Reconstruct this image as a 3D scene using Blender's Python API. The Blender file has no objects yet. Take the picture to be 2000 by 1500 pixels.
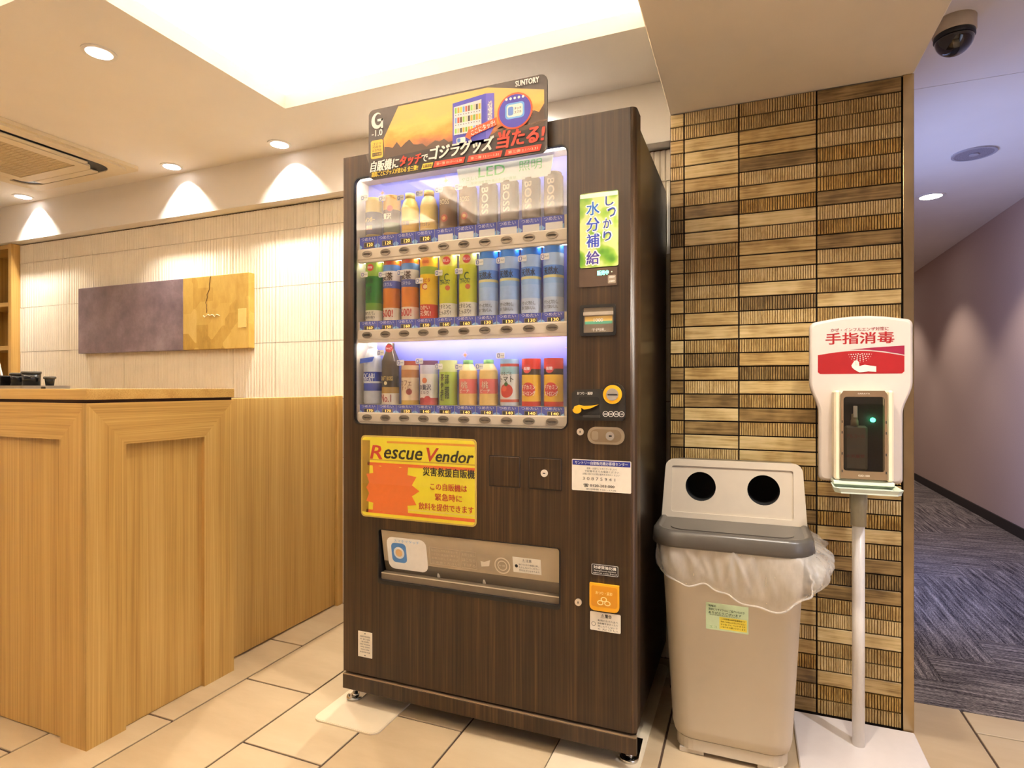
import bpy, bmesh, math, random
from mathutils import Vector, Matrix
from mathutils.geometry import tessellate_polygon

random.seed(11)
scene = bpy.context.scene
COL = scene.collection
PI = math.pi

# ------------------------------------------------------------------ camera
YAW = math.atan(459.5 / 1140.0)
cam_d = bpy.data.cameras.new('camera')
cam_d.sensor_width = 36.0
cam_d.lens = 1140.0 / 2000.0 * 36.0
cam_d.shift_y = 7.0 / 2000.0
cam_d.clip_start = 0.02
cam = bpy.data.objects.new('camera', cam_d)
cam.location = (0, 0, 1.06)
cam.rotation_euler = (PI / 2, 0, YAW)
COL.objects.link(cam)
scene.camera = cam

# ------------------------------------------------------------------ world, exposure
world = bpy.data.worlds.new('world')
scene.world = world
world.use_nodes = True
bg = world.node_tree.nodes['Background']
bg.inputs[0].default_value = (0.55, 0.66, 1.0, 1)
bg.inputs[1].default_value = 0.6
vs = scene.view_settings
vs.view_transform = 'Standard'
vs.look = 'None'
vs.gamma = 1.0
vs.use_curve_mapping = False
vs.exposure = 1.0

WARM = (1.0, 0.915, 0.80)
COVE_STRENGTH = 68.0
DOWN_W = 12.0
COOL_W = 6.0  # power of the added cool light on the right
CORR_W = 20.0

def area_light(name, loc, rot, sx, sy, power, col):
    d = bpy.data.lights.new(name, 'AREA')
    d.shape = 'RECTANGLE'; d.size = sx; d.size_y = sy; d.energy = power; d.color = col
    o = bpy.data.objects.new(name, d); o.location = loc; o.rotation_euler = rot
    COL.objects.link(o)
    return o

# added cool lights behind two made-up glazed doors, right wall and corridor
area_light('added_cool_light', (2.1, 0.1, 1.15), (0, PI / 2, 0), 1.9, 1.6, COOL_W, (0.86, 0.90, 1.0))
area_light('added_blue_light', (0.16, 3.75, 1.1), (0, -PI / 2, 0), 1.9, 1.2, CORR_W, (0.36, 0.46, 1.0))

# ------------------------------------------------------------------ materials
def lin(c):
    c = c / 255.0
    return c / 12.92 if c <= 0.04045 else ((c + 0.055) / 1.055) ** 2.4

def rgb(r, g, b):
    return (lin(r), lin(g), lin(b), 1.0)

MATS = {}

def base_mat(name):
    m = bpy.data.materials.new(name)
    m.use_nodes = True
    nt = m.node_tree
    return m, nt, nt.nodes['Principled BSDF']

def tex_coord(nt, scale, out='Object'):
    tc = nt.nodes.new('ShaderNodeTexCoord')
    mp = nt.nodes.new('ShaderNodeMapping')
    mp.inputs['Scale'].default_value = scale
    nt.links.new(tc.outputs[out], mp.inputs['Vector'])
    return mp.outputs['Vector']

def noise(nt, vec, scale, detail=3.0, rough=0.5):
    n = nt.nodes.new('ShaderNodeTexNoise')
    n.inputs['Scale'].default_value = scale
    n.inputs['Detail'].default_value = detail
    n.inputs['Roughness'].default_value = rough
    nt.links.new(vec, n.inputs['Vector'])
    return n.outputs['Fac']

def ramp(nt, fac, stops):
    r = nt.nodes.new('ShaderNodeValToRGB')
    e = r.color_ramp.elements
    while len(e) < len(stops):
        e.new(0.5)
    for el, (p, c) in zip(e, stops):
        el.position = p; el.color = c
    nt.links.new(fac, r.inputs['Fac'])
    return r.outputs['Color']

def bump(nt, b, fac, strength, dist=0.002):
    n = nt.nodes.new('ShaderNodeBump')
    n.inputs['Strength'].default_value = strength
    n.inputs['Distance'].default_value = dist
    nt.links.new(fac, n.inputs['Height'])
    nt.links.new(n.outputs['Normal'], b.inputs['Normal'])

def P(name, col, rough=0.5, metal=0.0, var=0.05, vscale=30.0, bmp=0.0, spec=0.5, emit=0.0, coat=0.0):
    """plain procedural surface: a colour with slight noise in tone, optional fine relief"""
    if name in MATS: return MATS[name]
    m, nt, b = base_mat(name)
    c = rgb(*col)
    v = tex_coord(nt, (1, 1, 1))
    f = noise(nt, v, vscale)
    lo = tuple(x * (1 - var) for x in c[:3]) + (1,)
    hi = tuple(min(1, x * (1 + var)) for x in c[:3]) + (1,)
    nt.links.new(ramp(nt, f, [(0.3, lo), (0.7, hi)]), b.inputs['Base Color'])
    b.inputs['Roughness'].default_value = rough
    b.inputs['Metallic'].default_value = metal
    b.inputs['Specular IOR Level'].default_value = spec
    b.inputs['Coat Weight'].default_value = coat
    if bmp: bump(nt, b, f, bmp)
    if emit:
        b.inputs['Emission Color'].default_value = c
        b.inputs['Emission Strength'].default_value = emit
    MATS[name] = m
    return m

def INK(r, g, b):
    return P('print_%d_%d_%d' % (r, g, b), (r, g, b), 0.55, var=0.03, vscale=60)

def WOOD(name, stops, axis='z', fine=180.0, coarse=14.0, rough=0.45, bmp=0.12, spec=0.4, k=0.035):
    if name in MATS: return MATS[name]
    m, nt, b = base_mat(name)
    sc = {'x': (k, 1, 1), 'y': (1, k, 1), 'z': (1, 1, k)}[axis]
    v = tex_coord(nt, sc)
    f1 = noise(nt, v, coarse, 4, 0.6)
    f2 = noise(nt, v, fine, 3, 0.6)
    mix = nt.nodes.new('ShaderNodeMath'); mix.operation = 'MULTIPLY_ADD'
    mix.inputs[1].default_value = 0.55
    nt.links.new(f2, mix.inputs[0])
    sc2 = nt.nodes.new('ShaderNodeMath'); sc2.operation = 'MULTIPLY'; sc2.inputs[1].default_value = 0.45
    nt.links.new(f1, sc2.inputs[0]); nt.links.new(sc2.outputs[0], mix.inputs[2])
    nt.links.new(ramp(nt, mix.outputs[0], stops), b.inputs['Base Color'])
    b.inputs['Roughness'].default_value = rough
    b.inputs['Specular IOR Level'].default_value = spec
    bump(nt, b, f2, bmp, 0.001)
    MATS[name] = m
    return m

def walnut(axis='z'):
    return WOOD('walnut_' + axis, [(0.34, rgb(34, 21, 11)), (0.46, rgb(52, 35, 19)), (0.54, rgb(62, 43, 25)), (0.66, rgb(86, 62, 37))], axis, 150, 22, 0.38, k=0.014)

def oak(axis='z'):
    return WOOD('oak_' + axis, [(0.34, rgb(168, 126, 60)), (0.5, rgb(198, 156, 84)), (0.66, rgb(214, 175, 104))], axis, 260, 14, 0.42, 0.06, k=0.008)

def GLASS(name, tint=(1, 1, 1), ior=1.45, rough=0.02, dens=1.0):
    """clear pane: transparent body, mirror-like skin by Fresnel"""
    if name in MATS: return MATS[name]
    m = bpy.data.materials.new(name); m.use_nodes = True
    nt = m.node_tree
    nt.nodes.remove(nt.nodes['Principled BSDF'])
    out = nt.nodes['Material Output']
    tr = nt.nodes.new('ShaderNodeBsdfTransparent'); tr.inputs[0].default_value = tint + (1,)
    gl = nt.nodes.new('ShaderNodeBsdfGlossy'); gl.inputs['Roughness'].default_value = rough
    lw = nt.nodes.new('ShaderNodeLayerWeight'); lw.inputs['Blend'].default_value = 0.5
    pw = nt.nodes.new('ShaderNodeMath'); pw.operation = 'POWER'; pw.inputs[1].default_value = 5.0
    nt.links.new(lw.outputs['Facing'], pw.inputs[0])
    fr = nt.nodes.new('ShaderNodeMath'); fr.operation = 'MULTIPLY_ADD'
    f0 = ((ior - 1) / (ior + 1)) ** 2
    fr.inputs[1].default_value = 1 - f0; fr.inputs[2].default_value = f0
    nt.links.new(pw.outputs[0], fr.inputs[0])
    mx = nt.nodes.new('ShaderNodeMixShader')
    nt.links.new(fr.outputs[0], mx.inputs[0]); nt.links.new(tr.outputs[0], mx.inputs[1]); nt.links.new(gl.outputs[0], mx.inputs[2])
    nt.links.new(mx.outputs[0], out.inputs[0])
    MATS[name] = m
    return m

def FILM(name, col, opac):
    """thin plastic film: part transparent, part diffuse/translucent, a little gloss"""
    if name in MATS: return MATS[name]
    m, nt, b = base_mat(name)
    out = nt.nodes['Material Output']
    b.inputs['Base Color'].default_value = rgb(*col)
    b.inputs['Roughness'].default_value = 0.25
    v = tex_coord(nt, (1, 1, 0.35))
    f = noise(nt, v, 22, 4, 0.6)
    bump(nt, b, f, 0.5, 0.01)
    tl = nt.nodes.new('ShaderNodeBsdfTranslucent'); tl.inputs[0].default_value = rgb(*col)
    m1 = nt.nodes.new('ShaderNodeMixShader'); m1.inputs[0].default_value = 0.3
    nt.links.new(b.outputs[0], m1.inputs[1]); nt.links.new(tl.outputs[0], m1.inputs[2])
    tr = nt.nodes.new('ShaderNodeBsdfTransparent')
    mr = nt.nodes.new('ShaderNodeMapRange'); mr.inputs['To Min'].default_value = opac - 0.06; mr.inputs['To Max'].default_value = opac + 0.06
    mr.inputs['From Min'].default_value = 0.3; mr.inputs['From Max'].default_value = 0.7
    nt.links.new(f, mr.inputs['Value'])
    m2 = nt.nodes.new('ShaderNodeMixShader')
    nt.links.new(mr.outputs[0], m2.inputs[0]); nt.links.new(tr.outputs[0], m2.inputs[1]); nt.links.new(m1.outputs[0], m2.inputs[2])
    nt.links.new(m2.outputs[0], out.inputs[0])
    MATS[name] = m
    return m

def EMIT(name, col, strength):
    if name in MATS: return MATS[name]
    m, nt, b = base_mat(name)
    b.inputs['Base Color'].default_value = col + (1,)
    b.inputs['Emission Color'].default_value = col + (1,)
    b.inputs['Emission Strength'].default_value = strength
    MATS[name] = m
    return m

def GRAD(name, stops, axis=2, lo=0.0, hi=1.0, mottling=0.0, mscale=8.0, rough=0.5):
    """flat print whose colours run along one axis of the sheet, optionally mottled"""
    if name in MATS: return MATS[name]
    m, nt, b = base_mat(name)
    tc = nt.nodes.new('ShaderNodeTexCoord')
    sp = nt.nodes.new('ShaderNodeSeparateXYZ')
    nt.links.new(tc.outputs['Generated'], sp.inputs[0])
    mr = nt.nodes.new('ShaderNodeMapRange')
    mr.inputs['From Min'].default_value = lo; mr.inputs['From Max'].default_value = hi
    nt.links.new(sp.outputs[axis], mr.inputs['Value'])
    fac = mr.outputs[0]
    if mottling:
        f = noise(nt, tex_coord(nt, (1, 1, 1)), mscale, 4, 0.6)
        a = nt.nodes.new('ShaderNodeMath'); a.operation = 'MULTIPLY_ADD'
        a.inputs[1].default_value = mottling
        nt.links.new(f, a.inputs[0])
        s = nt.nodes.new('ShaderNodeMath'); s.operation = 'SUBTRACT'; s.inputs[1].default_value = mottling / 2
        nt.links.new(fac, s.inputs[0]); nt.links.new(s.outputs[0], a.inputs[2])
        fac = a.outputs[0]
    nt.links.new(ramp(nt, fac, stops), b.inputs['Base Color'])
    b.inputs['Roughness'].default_value = rough
    MATS[name] = m
    return m

# ------------------------------------------------------------------ mesh building
TEXT = {}

def text_mesh(s, bold):
    k = (s, bold)
    if k not in TEXT:
        c = bpy.data.curves.new('lettering', 'FONT')
        c.body = s; c.size = 1; c.resolution_u = 2; c.offset = bold
        o = bpy.data.objects.new('lettering', c)
        me = o.to_mesh()
        vs_ = [(v.co.x, v.co.y) for v in me.vertices]
        fs = [tuple(p.vertices) for p in me.polygons]
        o.to_mesh_clear()
        bpy.data.objects.remove(o); bpy.data.curves.remove(c)
        x0 = min(v[0] for v in vs_); x1 = max(v[0] for v in vs_)
        y0 = min(v[1] for v in vs_); y1 = max(v[1] for v in vs_)
        TEXT[k] = ([((a - x0) / (x1 - x0) - .5, (b_ - y0) / (y1 - y0) - .5) for a, b_ in vs_], fs, (x1 - x0) / (y1 - y0))
    return TEXT[k]

def rrect(a0, a1, b0, b1, r, n=5):
    pts = []
    for cx, cy, s in ((a1 - r, b0 + r, -PI / 2), (a1 - r, b1 - r, 0), (a0 + r, b1 - r, PI / 2), (a0 + r, b0 + r, PI)):
        for i in range(n + 1):
            t = s + PI / 2 * i / n
            pts.append((cx + r * math.cos(t), cy + r * math.sin(t)))
    return pts

def circ(cx, cy, r, n=24, r2=None):
    r2 = r if r2 is None else r2
    return [(cx + r * math.cos(2 * PI * i / n), cy + r2 * math.sin(2 * PI * i / n)) for i in range(n)]

WO = {}      # world origin of each object

class MB:
    def __init__(self):
        self.v = []; self.f = []; self.m = []; self.s = []; self.mats = []

    def mi(self, m):
        if m not in self.mats: self.mats.append(m)
        return self.mats.index(m)

    def add(self, verts, faces, m, smooth=False):
        o = len(self.v); k = self.mi(m)
        self.v += [tuple(p) for p in verts]
        for f in faces:
            self.f.append(tuple(o + i for i in f)); self.m.append(k); self.s.append(smooth)
        return self

    def box(self, x0, x1, y0, y1, z0, z1, m):
        vs_ = [(x, y, z) for z in (z0, z1) for y in (y0, y1) for x in (x0, x1)]
        return self.add(vs_, [(0, 2, 3, 1), (4, 5, 7, 6), (0, 1, 5, 4), (2, 6, 7, 3), (0, 4, 6, 2), (1, 3, 7, 5)], m)

    def cbox(self, x0, x1, y0, y1, z0, z1, c, m):
        """box with chamfered edges"""
        X = (x0, x1); Y = (y0, y1); Z = (z0, z1)
        vs_ = []; idx = {}
        for i in (0, 1):
            for j in (0, 1):
                for k in (0, 1):
                    sx = c if i == 0 else -c; sy = c if j == 0 else -c; sz = c if k == 0 else -c
                    for a, p in enumerate(((X[i], Y[j] + sy, Z[k] + sz), (X[i] + sx, Y[j], Z[k] + sz), (X[i] + sx, Y[j] + sy, Z[k]))):
                        idx[i, j, k, a] = len(vs_); vs_.append(p)
        F = []
        for i in (0, 1):
            F.append([idx[i, 0, 0, 0], idx[i, 1, 0, 0], idx[i, 1, 1, 0], idx[i, 0, 1, 0]])
            F.append([idx[0, i, 0, 1], idx[1, i, 0, 1], idx[1, i, 1, 1], idx[0, i, 1, 1]])
            F.append([idx[0, 0, i, 2], idx[1, 0, i, 2], idx[1, 1, i, 2], idx[0, 1, i, 2]])
            for j in (0, 1):
                F.append([idx[i, j, 0, 0], idx[i, j, 1, 0], idx[i, j, 1, 1], idx[i, j, 0, 1]])
                F.append([idx[i, 0, j, 0], idx[i, 1, j, 0], idx[i, 1, j, 2], idx[i, 0, j, 2]])
                F.append([idx[0, i, j, 1], idx[1, i, j, 1], idx[1, i, j, 2], idx[0, i, j, 2]])
                for k in (0, 1):
                    F.append([idx[i, j, k, 0], idx[i, j, k, 1], idx[i, j, k, 2]])
        return self.add(vs_, F, m)

    def plate(self, outer, axis, a0, a1, m, holes=(), side=None, back=True):
        """polygon with holes, extruded along an axis; outline coordinates are the two other axes in xyz order"""
        loops = [list(outer)] + [list(h) for h in holes]
        tris = tessellate_polygon([[Vector((p[0], p[1], 0)) for p in l] for l in loops])
        flat = [p for l in loops for p in l]
        def at(p, a):
            return {'x': (a, p[0], p[1]), 'y': (p[0], a, p[1]), 'z': (p[0], p[1], a)}[axis]
        self.add([at(p, a0) for p in flat], [tuple(t) for t in tris], m)
        if a1 is not None and a1 != a0:
            if back: self.add([at(p, a1) for p in flat], [tuple(reversed(t)) for t in tris], m)
            for l in loops:
                n = len(l)
                self.add([at(p, a0) for p in l] + [at(p, a1) for p in l], [(i, (i + 1) % n, n + (i + 1) % n, n + i) for i in range(n)], side or m)
        return self

    def cyl(self, c, axis, r, a0, a1, m, n=24, r2=None, cap0=True, cap1=True):
        r2 = r if r2 is None else r2
        def at(p, a):
            return {'x': (a, p[0], p[1]), 'y': (p[0], a, p[1]), 'z': (p[0], p[1], a)}[axis]
        A = [at(p, a0) for p in circ(c[0], c[1], r, n)]; B = [at(p, a1) for p in circ(c[0], c[1], r2, n)]
        self.add(A + B, [(i, (i + 1) % n, n + (i + 1) % n, n + i) for i in range(n)], m, True)
        if cap0: self.add(A, [tuple(reversed(range(n)))], m)
        if cap1: self.add(B, [tuple(range(n))], m)
        return self

    def lathe(self, cx, cy, prof, m, n=24, caps=True):
        """profile of (radius, z[, material]); consecutive points make bands"""
        k = len(prof)
        for j in range(k - 1):
            r0, z0 = prof[j][:2]; r1, z1 = prof[j + 1][:2]
            mm = prof[j][2] if len(prof[j]) > 2 else m
            A = [(p[0], p[1], z0) for p in circ(cx, cy, r0, n)]; B = [(p[0], p[1], z1) for p in circ(cx, cy, r1, n)]
            self.add(A + B, [(i, (i + 1) % n, n + (i + 1) % n, n + i) for i in range(n)], mm, True)
        if caps:
            if prof[0][0] > 1e-5: self.add([(p[0], p[1], prof[0][1]) for p in circ(cx, cy, prof[0][0], n)], [tuple(reversed(range(n)))], m)
            if prof[-1][0] > 1e-5: self.add([(p[0], p[1], prof[-1][1]) for p in circ(cx, cy, prof[-1][0], n)], [tuple(range(n))], prof[-2][2] if len(prof[-2]) > 2 else m)
        return self

    def loft(self, rings, m, cap0=True, cap1=True, smooth=True):
        n = len(rings[0])
        vs_ = [p for r in rings for p in r]
        F = [(j * n + i, j * n + (i + 1) % n, (j + 1) * n + (i + 1) % n, (j + 1) * n + i) for j in range(len(rings) - 1) for i in range(n)]
        self.add(vs_, F, m, smooth)
        if cap0: self.add(rings[0], [tuple(reversed(range(n)))], m)
        if cap1: self.add(rings[-1], [tuple(range(n))], m)
        return self

    def tube(self, pts, r, m, n=10):
        rings = []
        for i, p in enumerate(pts):
            a = Vector(pts[max(0, i - 1)]); b = Vector(pts[min(len(pts) - 1, i + 1)])
            d = (b - a).normalized()
            u = d.orthogonal().normalized() if i == 0 else (u - d * u.dot(d)).normalized()
            w = d.cross(u)
            rings.append([tuple(Vector(p) + u * (r * math.cos(2 * PI * k / n)) + w * (r * math.sin(2 * PI * k / n))) for k in range(n)])
        return self.loft(rings, m)

    def text(self, s, x, z, w, h, y, m, bold=0.012, shear=0.0, bend=None, rot=0.0, maxaspect=None):
        """lettering on a plane facing -y, centred at (x, z) and fitted to w x h; bend = (cx, cy, r) wraps it round an upright cylinder"""
        P2, F, asp = text_mesh(s, 0.0)
        if h is None: h = w / asp
        if w is None: w = h * asp
        ca, sa = math.cos(rot), math.sin(rot)
        d_ = bold * h * .9
        shifts = [(0, 0)] if bold < .008 else [(d_, 0), (-d_, 0)] if bold < .018 else [(d_, d_ * .5), (-d_, d_ * .5), (d_, -d_ * .5), (-d_, -d_ * .5)]
        if bold > .05: shifts = [(d_ * math.cos(k), d_ * math.sin(k)) for k in (0, .785, 1.571, 2.356, 3.142, 3.927, 4.712, 5.498)]
        for q, (ox, oz) in enumerate(shifts):
            self._text(P2, F, x + ox, z + oz, w, h, y - .00001 * q, m, shear, bend, ca, sa)
        return self

    def _text(self, P2, F, x, z, w, h, y, m, shear, bend, ca, sa):
        out = []
        for a, b_ in P2:
            px = a * w + shear * b_ * h; pz = b_ * h
            px, pz = px * ca - pz * sa, px * sa + pz * ca
            if bend:
                cx, cy, r = bend
                t = (x + px - cx) / r
                out.append((cx + r * math.sin(t), cy - r * math.cos(t), z + pz))
            else:
                out.append((x + px, y, z + pz))
        return self.add(out, F, m)

    def quad(self, x0, x1, z0, z1, y, m):
        return self.add([(x0, y, z0), (x1, y, z0), (x1, y, z1), (x0, y, z1)], [(0, 1, 2, 3)], m)

    def poly(self, pts, y, m):
        tris = tessellate_polygon([[Vector((p[0], p[1], 0)) for p in pts]])
        return self.add([(p[0], y, p[1]) for p in pts], [tuple(t) for t in tris], m)

    def mesh(self, name, org):
        me = bpy.data.meshes.new(name)
        me.from_pydata([(a - org[0], b - org[1], c - org[2]) for a, b, c in self.v], [], self.f)
        for mm in self.mats: me.materials.append(mm)
        me.polygons.foreach_set('material_index', self.m)
        me.polygons.foreach_set('use_smooth', self.s)
        bm = bmesh.new(); bm.from_mesh(me)
        bmesh.ops.remove_doubles(bm, verts=bm.verts, dist=1e-6)
        bmesh.ops.recalc_face_normals(bm, faces=bm.faces)
        bm.to_mesh(me); bm.free()
        return me

    def build(self, name, parent=None, org=None):
        if org is None:
            xs = [p[0] for p in self.v]; ys = [p[1] for p in self.v]; zs = [p[2] for p in self.v]
            org = ((min(xs) + max(xs)) / 2, (min(ys) + max(ys)) / 2, min(zs))
        ob = bpy.data.objects.new(name, self.mesh(name, org))
        COL.objects.link(ob)
        pw = WO[parent.name] if parent else (0, 0, 0)
        ob.location = (org[0] - pw[0], org[1] - pw[1], org[2] - pw[2])
        if parent: ob.parent = parent
        WO[ob.name] = org
        return ob

def tag(o, label=None, cat=None, group=None, kind=None):
    if label: o['label'] = label
    if cat: o['category'] = cat
    if group: o['group'] = group
    if kind: o['kind'] = kind
    return o

def thing(name, loc, label, cat, group=None):
    o = bpy.data.objects.new(name, None); COL.objects.link(o)
    o.empty_display_size = 0.05
    o.location = loc; WO[o.name] = tuple(loc)
    return tag(o, label, cat, group)

def inst(name, mesh, loc, parent=None, rotz=0.0):
    o = bpy.data.objects.new(name, mesh); COL.objects.link(o)
    pw = WO[parent.name] if parent else (0, 0, 0)
    o.location = (loc[0] - pw[0], loc[1] - pw[1], loc[2] - pw[2])
    o.rotation_euler = (0, 0, rotz)
    if parent: o.parent = parent
    WO[o.name] = tuple(loc)
    return o

def dup(root, loc, label=None):
    r = root.copy(); COL.objects.link(r); r.location = loc
    if label: r['label'] = label
    WO[r.name] = tuple(loc)
    for ch in root.children:
        c = ch.copy(); COL.objects.link(c); c.parent = r
        for g in ch.children:
            d = g.copy(); COL.objects.link(d); d.parent = c
    return r

def struct(name, mb, parent=None, label=None, org=None):
    o = mb.build(name, parent, org)
    if parent is None: tag(o, label, None, None, 'structure')
    return o

# ================================================================== THE SETTING
XL, XR, YB, YF, ZC, ZB, ZK = -4.9, 1.786, 2.35, -2.2, 2.2334, 2.02, 2.385
BX0, BX1 = -0.2525, 0.472          # the beam and the tiled column below it
paint = P('ceiling_paint', (243, 236, 226), 0.85, var=0.02, vscale=3, bmp=0.03)
wallpaint = P('wall_paint', (243, 236, 226), 0.8, var=0.02, vscale=4, bmp=0.03)
mauve = P('corridor_wallcovering', (196, 172, 160), 0.7, var=0.05, vscale=140, bmp=0.15)

# ---- floor: dark joints under single tiles
grout = P('grout', (80, 60, 46), 0.9)
floor = struct('floor', MB().box(XL - .1, XR + .1, YF - .1, 2.327, -0.06, -0.004, grout).box(XL - .1, BX1 - .1, 2.327, 2.62, -0.06, -0.004, grout), label='beige rectangular floor tiles with dark joints in running bond', org=(0, 0, 0))
floor['category'] = 'floor'

def tile_mat():
    m, nt, b = base_mat('floor_tile')
    v = tex_coord(nt, (0.25, 1, 1))
    f = noise(nt, v, 7, 5, 0.6)
    oi = nt.nodes.new('ShaderNodeObjectInfo')
    a = nt.nodes.new('ShaderNodeMath'); a.operation = 'MULTIPLY_ADD'; a.inputs[1].default_value = 0.35
    nt.links.new(oi.outputs['Random'], a.inputs[0]); nt.links.new(f, a.inputs[2])
    nt.links.new(ramp(nt, a.outputs[0], [(0.35, rgb(176, 153, 119)), (0.65, rgb(190, 167, 133)), (0.95, rgb(200, 180, 147))]), b.inputs['Base Color'])
    b.inputs['Roughness'].default_value = 0.42
    b.inputs['Specular IOR Level'].default_value = 0.35
    f2 = noise(nt, tex_coord(nt, (1, 1, 1)), 160, 3)
    bump(nt, b, f2, 0.05, 0.001)
    return m
TILE = tile_mat()
TW, TL, J = 0.293, 0.583, 0.0034
tile_cache = {}
i0 = int(math.floor((XL + 1.987) / TW))
for i in range(i0, 14):
    x0 = -1.987 + i * TW; x1 = x0 + TW
    x0 = max(x0, XL); x1 = min(x1, XR)
    if x1 - x0 < 0.02: continue
    yend = 2.327 if x0 > 0.46 else YB
    ph = 1.319 if i % 2 == 0 else 1.612
    j = int(math.floor((YF - ph) / TL))
    while ph + j * TL < yend:
        y0 = max(ph + j * TL, YF); y1 = min(ph + (j + 1) * TL, yend)
        j += 1
        if x0 < BX1 < x1 and y1 > 2.327: pass
        if y1 - y0 < 0.02: continue
        k = (round(x1 - x0, 3), round(y1 - y0, 3))
        if k not in tile_cache:
            hx, hy = k[0] / 2 - J, k[1] / 2 - J
            tile_cache[k] = MB().cbox(-hx, hx, -hy, hy, -0.012, 0, 0.0012, TILE).mesh('tile', (0, 0, 0))
        inst('tile', tile_cache[k], ((x0 + x1) / 2, (y0 + y1) / 2, 0), floor)

# ---- carpet in the corridor: planks laid in herringbone
cbase = P('carpet_backing', (70, 62, 66), 0.95)
carpet = struct('floor_carpet', MB().box(BX1 - 0.1, XR, 2.327, 9.0, -0.06, -0.004, cbase), label='grey violet carpet planks laid in herringbone along the corridor', org=(0, 0, 0))
carpet['category'] = 'carpet'

def carpet_mat():
    m, nt, b = base_mat('carpet_pile')
    tc = nt.nodes.new('ShaderNodeTexCoord'); mp = nt.nodes.new('ShaderNodeMapping')
    mp.inputs['Scale'].default_value = (0.06, 1, 1)
    oi = nt.nodes.new('ShaderNodeObjectInfo')
    sh = nt.nodes.new('ShaderNodeVectorMath'); sh.operation = 'ADD'
    mu = nt.nodes.new('ShaderNodeMath'); mu.operation = 'MULTIPLY'; mu.inputs[1].default_value = 37.0
    nt.links.new(oi.outputs['Random'], mu.inputs[0])
    nt.links.new(tc.outputs['Object'], sh.inputs[0]); nt.links.new(mu.outputs[0], sh.inputs[1])
    nt.links.new(sh.outputs[0], mp.inputs['Vector'])
    f = noise(nt, mp.outputs[0], 75, 4, 0.65)
    f2 = noise(nt, tex_coord(nt, (0.3, 1, 1)), 260, 3, 0.7)
    a = nt.nodes.new('ShaderNodeMath'); a.operation = 'MULTIPLY_ADD'; a.inputs[1].default_value = 0.5
    nt.links.new(f2, a.inputs[0])
    hf = nt.nodes.new('ShaderNodeMath'); hf.operation = 'MULTIPLY'; hf.inputs[1].default_value = 0.5
    nt.links.new(f, hf.inputs[0]); nt.links.new(hf.outputs[0], a.inputs[2])
    nt.links.new(ramp(nt, a.outputs[0], [(0.38, rgb(30, 26, 28)), (0.46, rgb(84, 76, 76)), (0.54, rgb(128, 118, 114)), (0.64, rgb(178, 166, 158))]), b.inputs['Base Color'])
    b.inputs['Roughness'].default_value = 0.95
    b.inputs['Specular IOR Level'].default_value = 0.1
    bump(nt, b, a.outputs[0], 0.6, 0.004)
    return m
CARP = carpet_mat()
w_, n_ = 0.235, 4

def plank(x0, x1, y0, y1, vert):
    x0 = max(x0, BX1 + 0.001); x1 = min(x1, XR); y0 = max(y0, 2.33); y1 = min(y1, 9.0)
    if x1 - x0 < 0.01 or y1 - y0 < 0.01: return
    lx, ly = (x1 - x0) / 2 - 0.0008, (y1 - y0) / 2 - 0.0008
    if vert: lx, ly = ly, lx
    me = MB().cbox(-lx, lx, -ly, ly, -0.008, 0, 0.001, CARP).mesh('carpet_plank', (0, 0, 0))
    inst('carpet_plank', me, ((x0 + x1) / 2, (y0 + y1) / 2, 0.001), carpet, PI / 2 if vert else 0)
for k in range(-6, 36):
    for mm in range(-8, 3):
        ox, oy = 0.42, 2.30
        hx, hy = k + 2 * n_ * mm, k
        plank(ox + hx * w_, ox + (hx + n_) * w_, oy + hy * w_, oy + (hy + 1) * w_, False)
        vx, vy = k + n_ + 2 * n_ * mm, k + 1 - n_
        plank(ox + vx * w_, ox + (vx + 1) * w_, oy + vy * w_, oy + (vy + n_) * w_, True)

# ---- lobby ceiling with the light cove and round cut-outs for the downlights
CX0, CX1, CY0, CY1 = -1.803, -0.30, -0.57, 1.92
C2 = (-4.3, -2.035, -0.57, 1.077)
DOWN = [(-2.103, 1.354), (-2.091, 2.19), (-2.83, 2.196), (-4.124, 2.202), (-1.35, 2.19), (-0.93, 2.19)]
HOLE = 0.042
o = struct('ceiling', MB().plate([(XL, YF), (BX0, YF), (BX0, YB + 0.1), (XL, YB + 0.1)], 'z', ZC, ZC + 0.012, paint,
           holes=[[(CX0, CY0), (CX0, CY1), (CX1, CY1), (CX1, CY0)], [(C2[0], C2[2]), (C2[0], C2[3]), (C2[1], C2[3]), (C2[1], C2[2])]] + [circ(x, y, HOLE, 28) for x, y in DOWN]), label='cream plaster ceiling of the lobby with a lit recess')
o['category'] = 'ceiling'
LZ, UZ, d = 2.292, 3.05, 0.17
led = EMIT('cove_led', WARM, COVE_STRENGTH)
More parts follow.
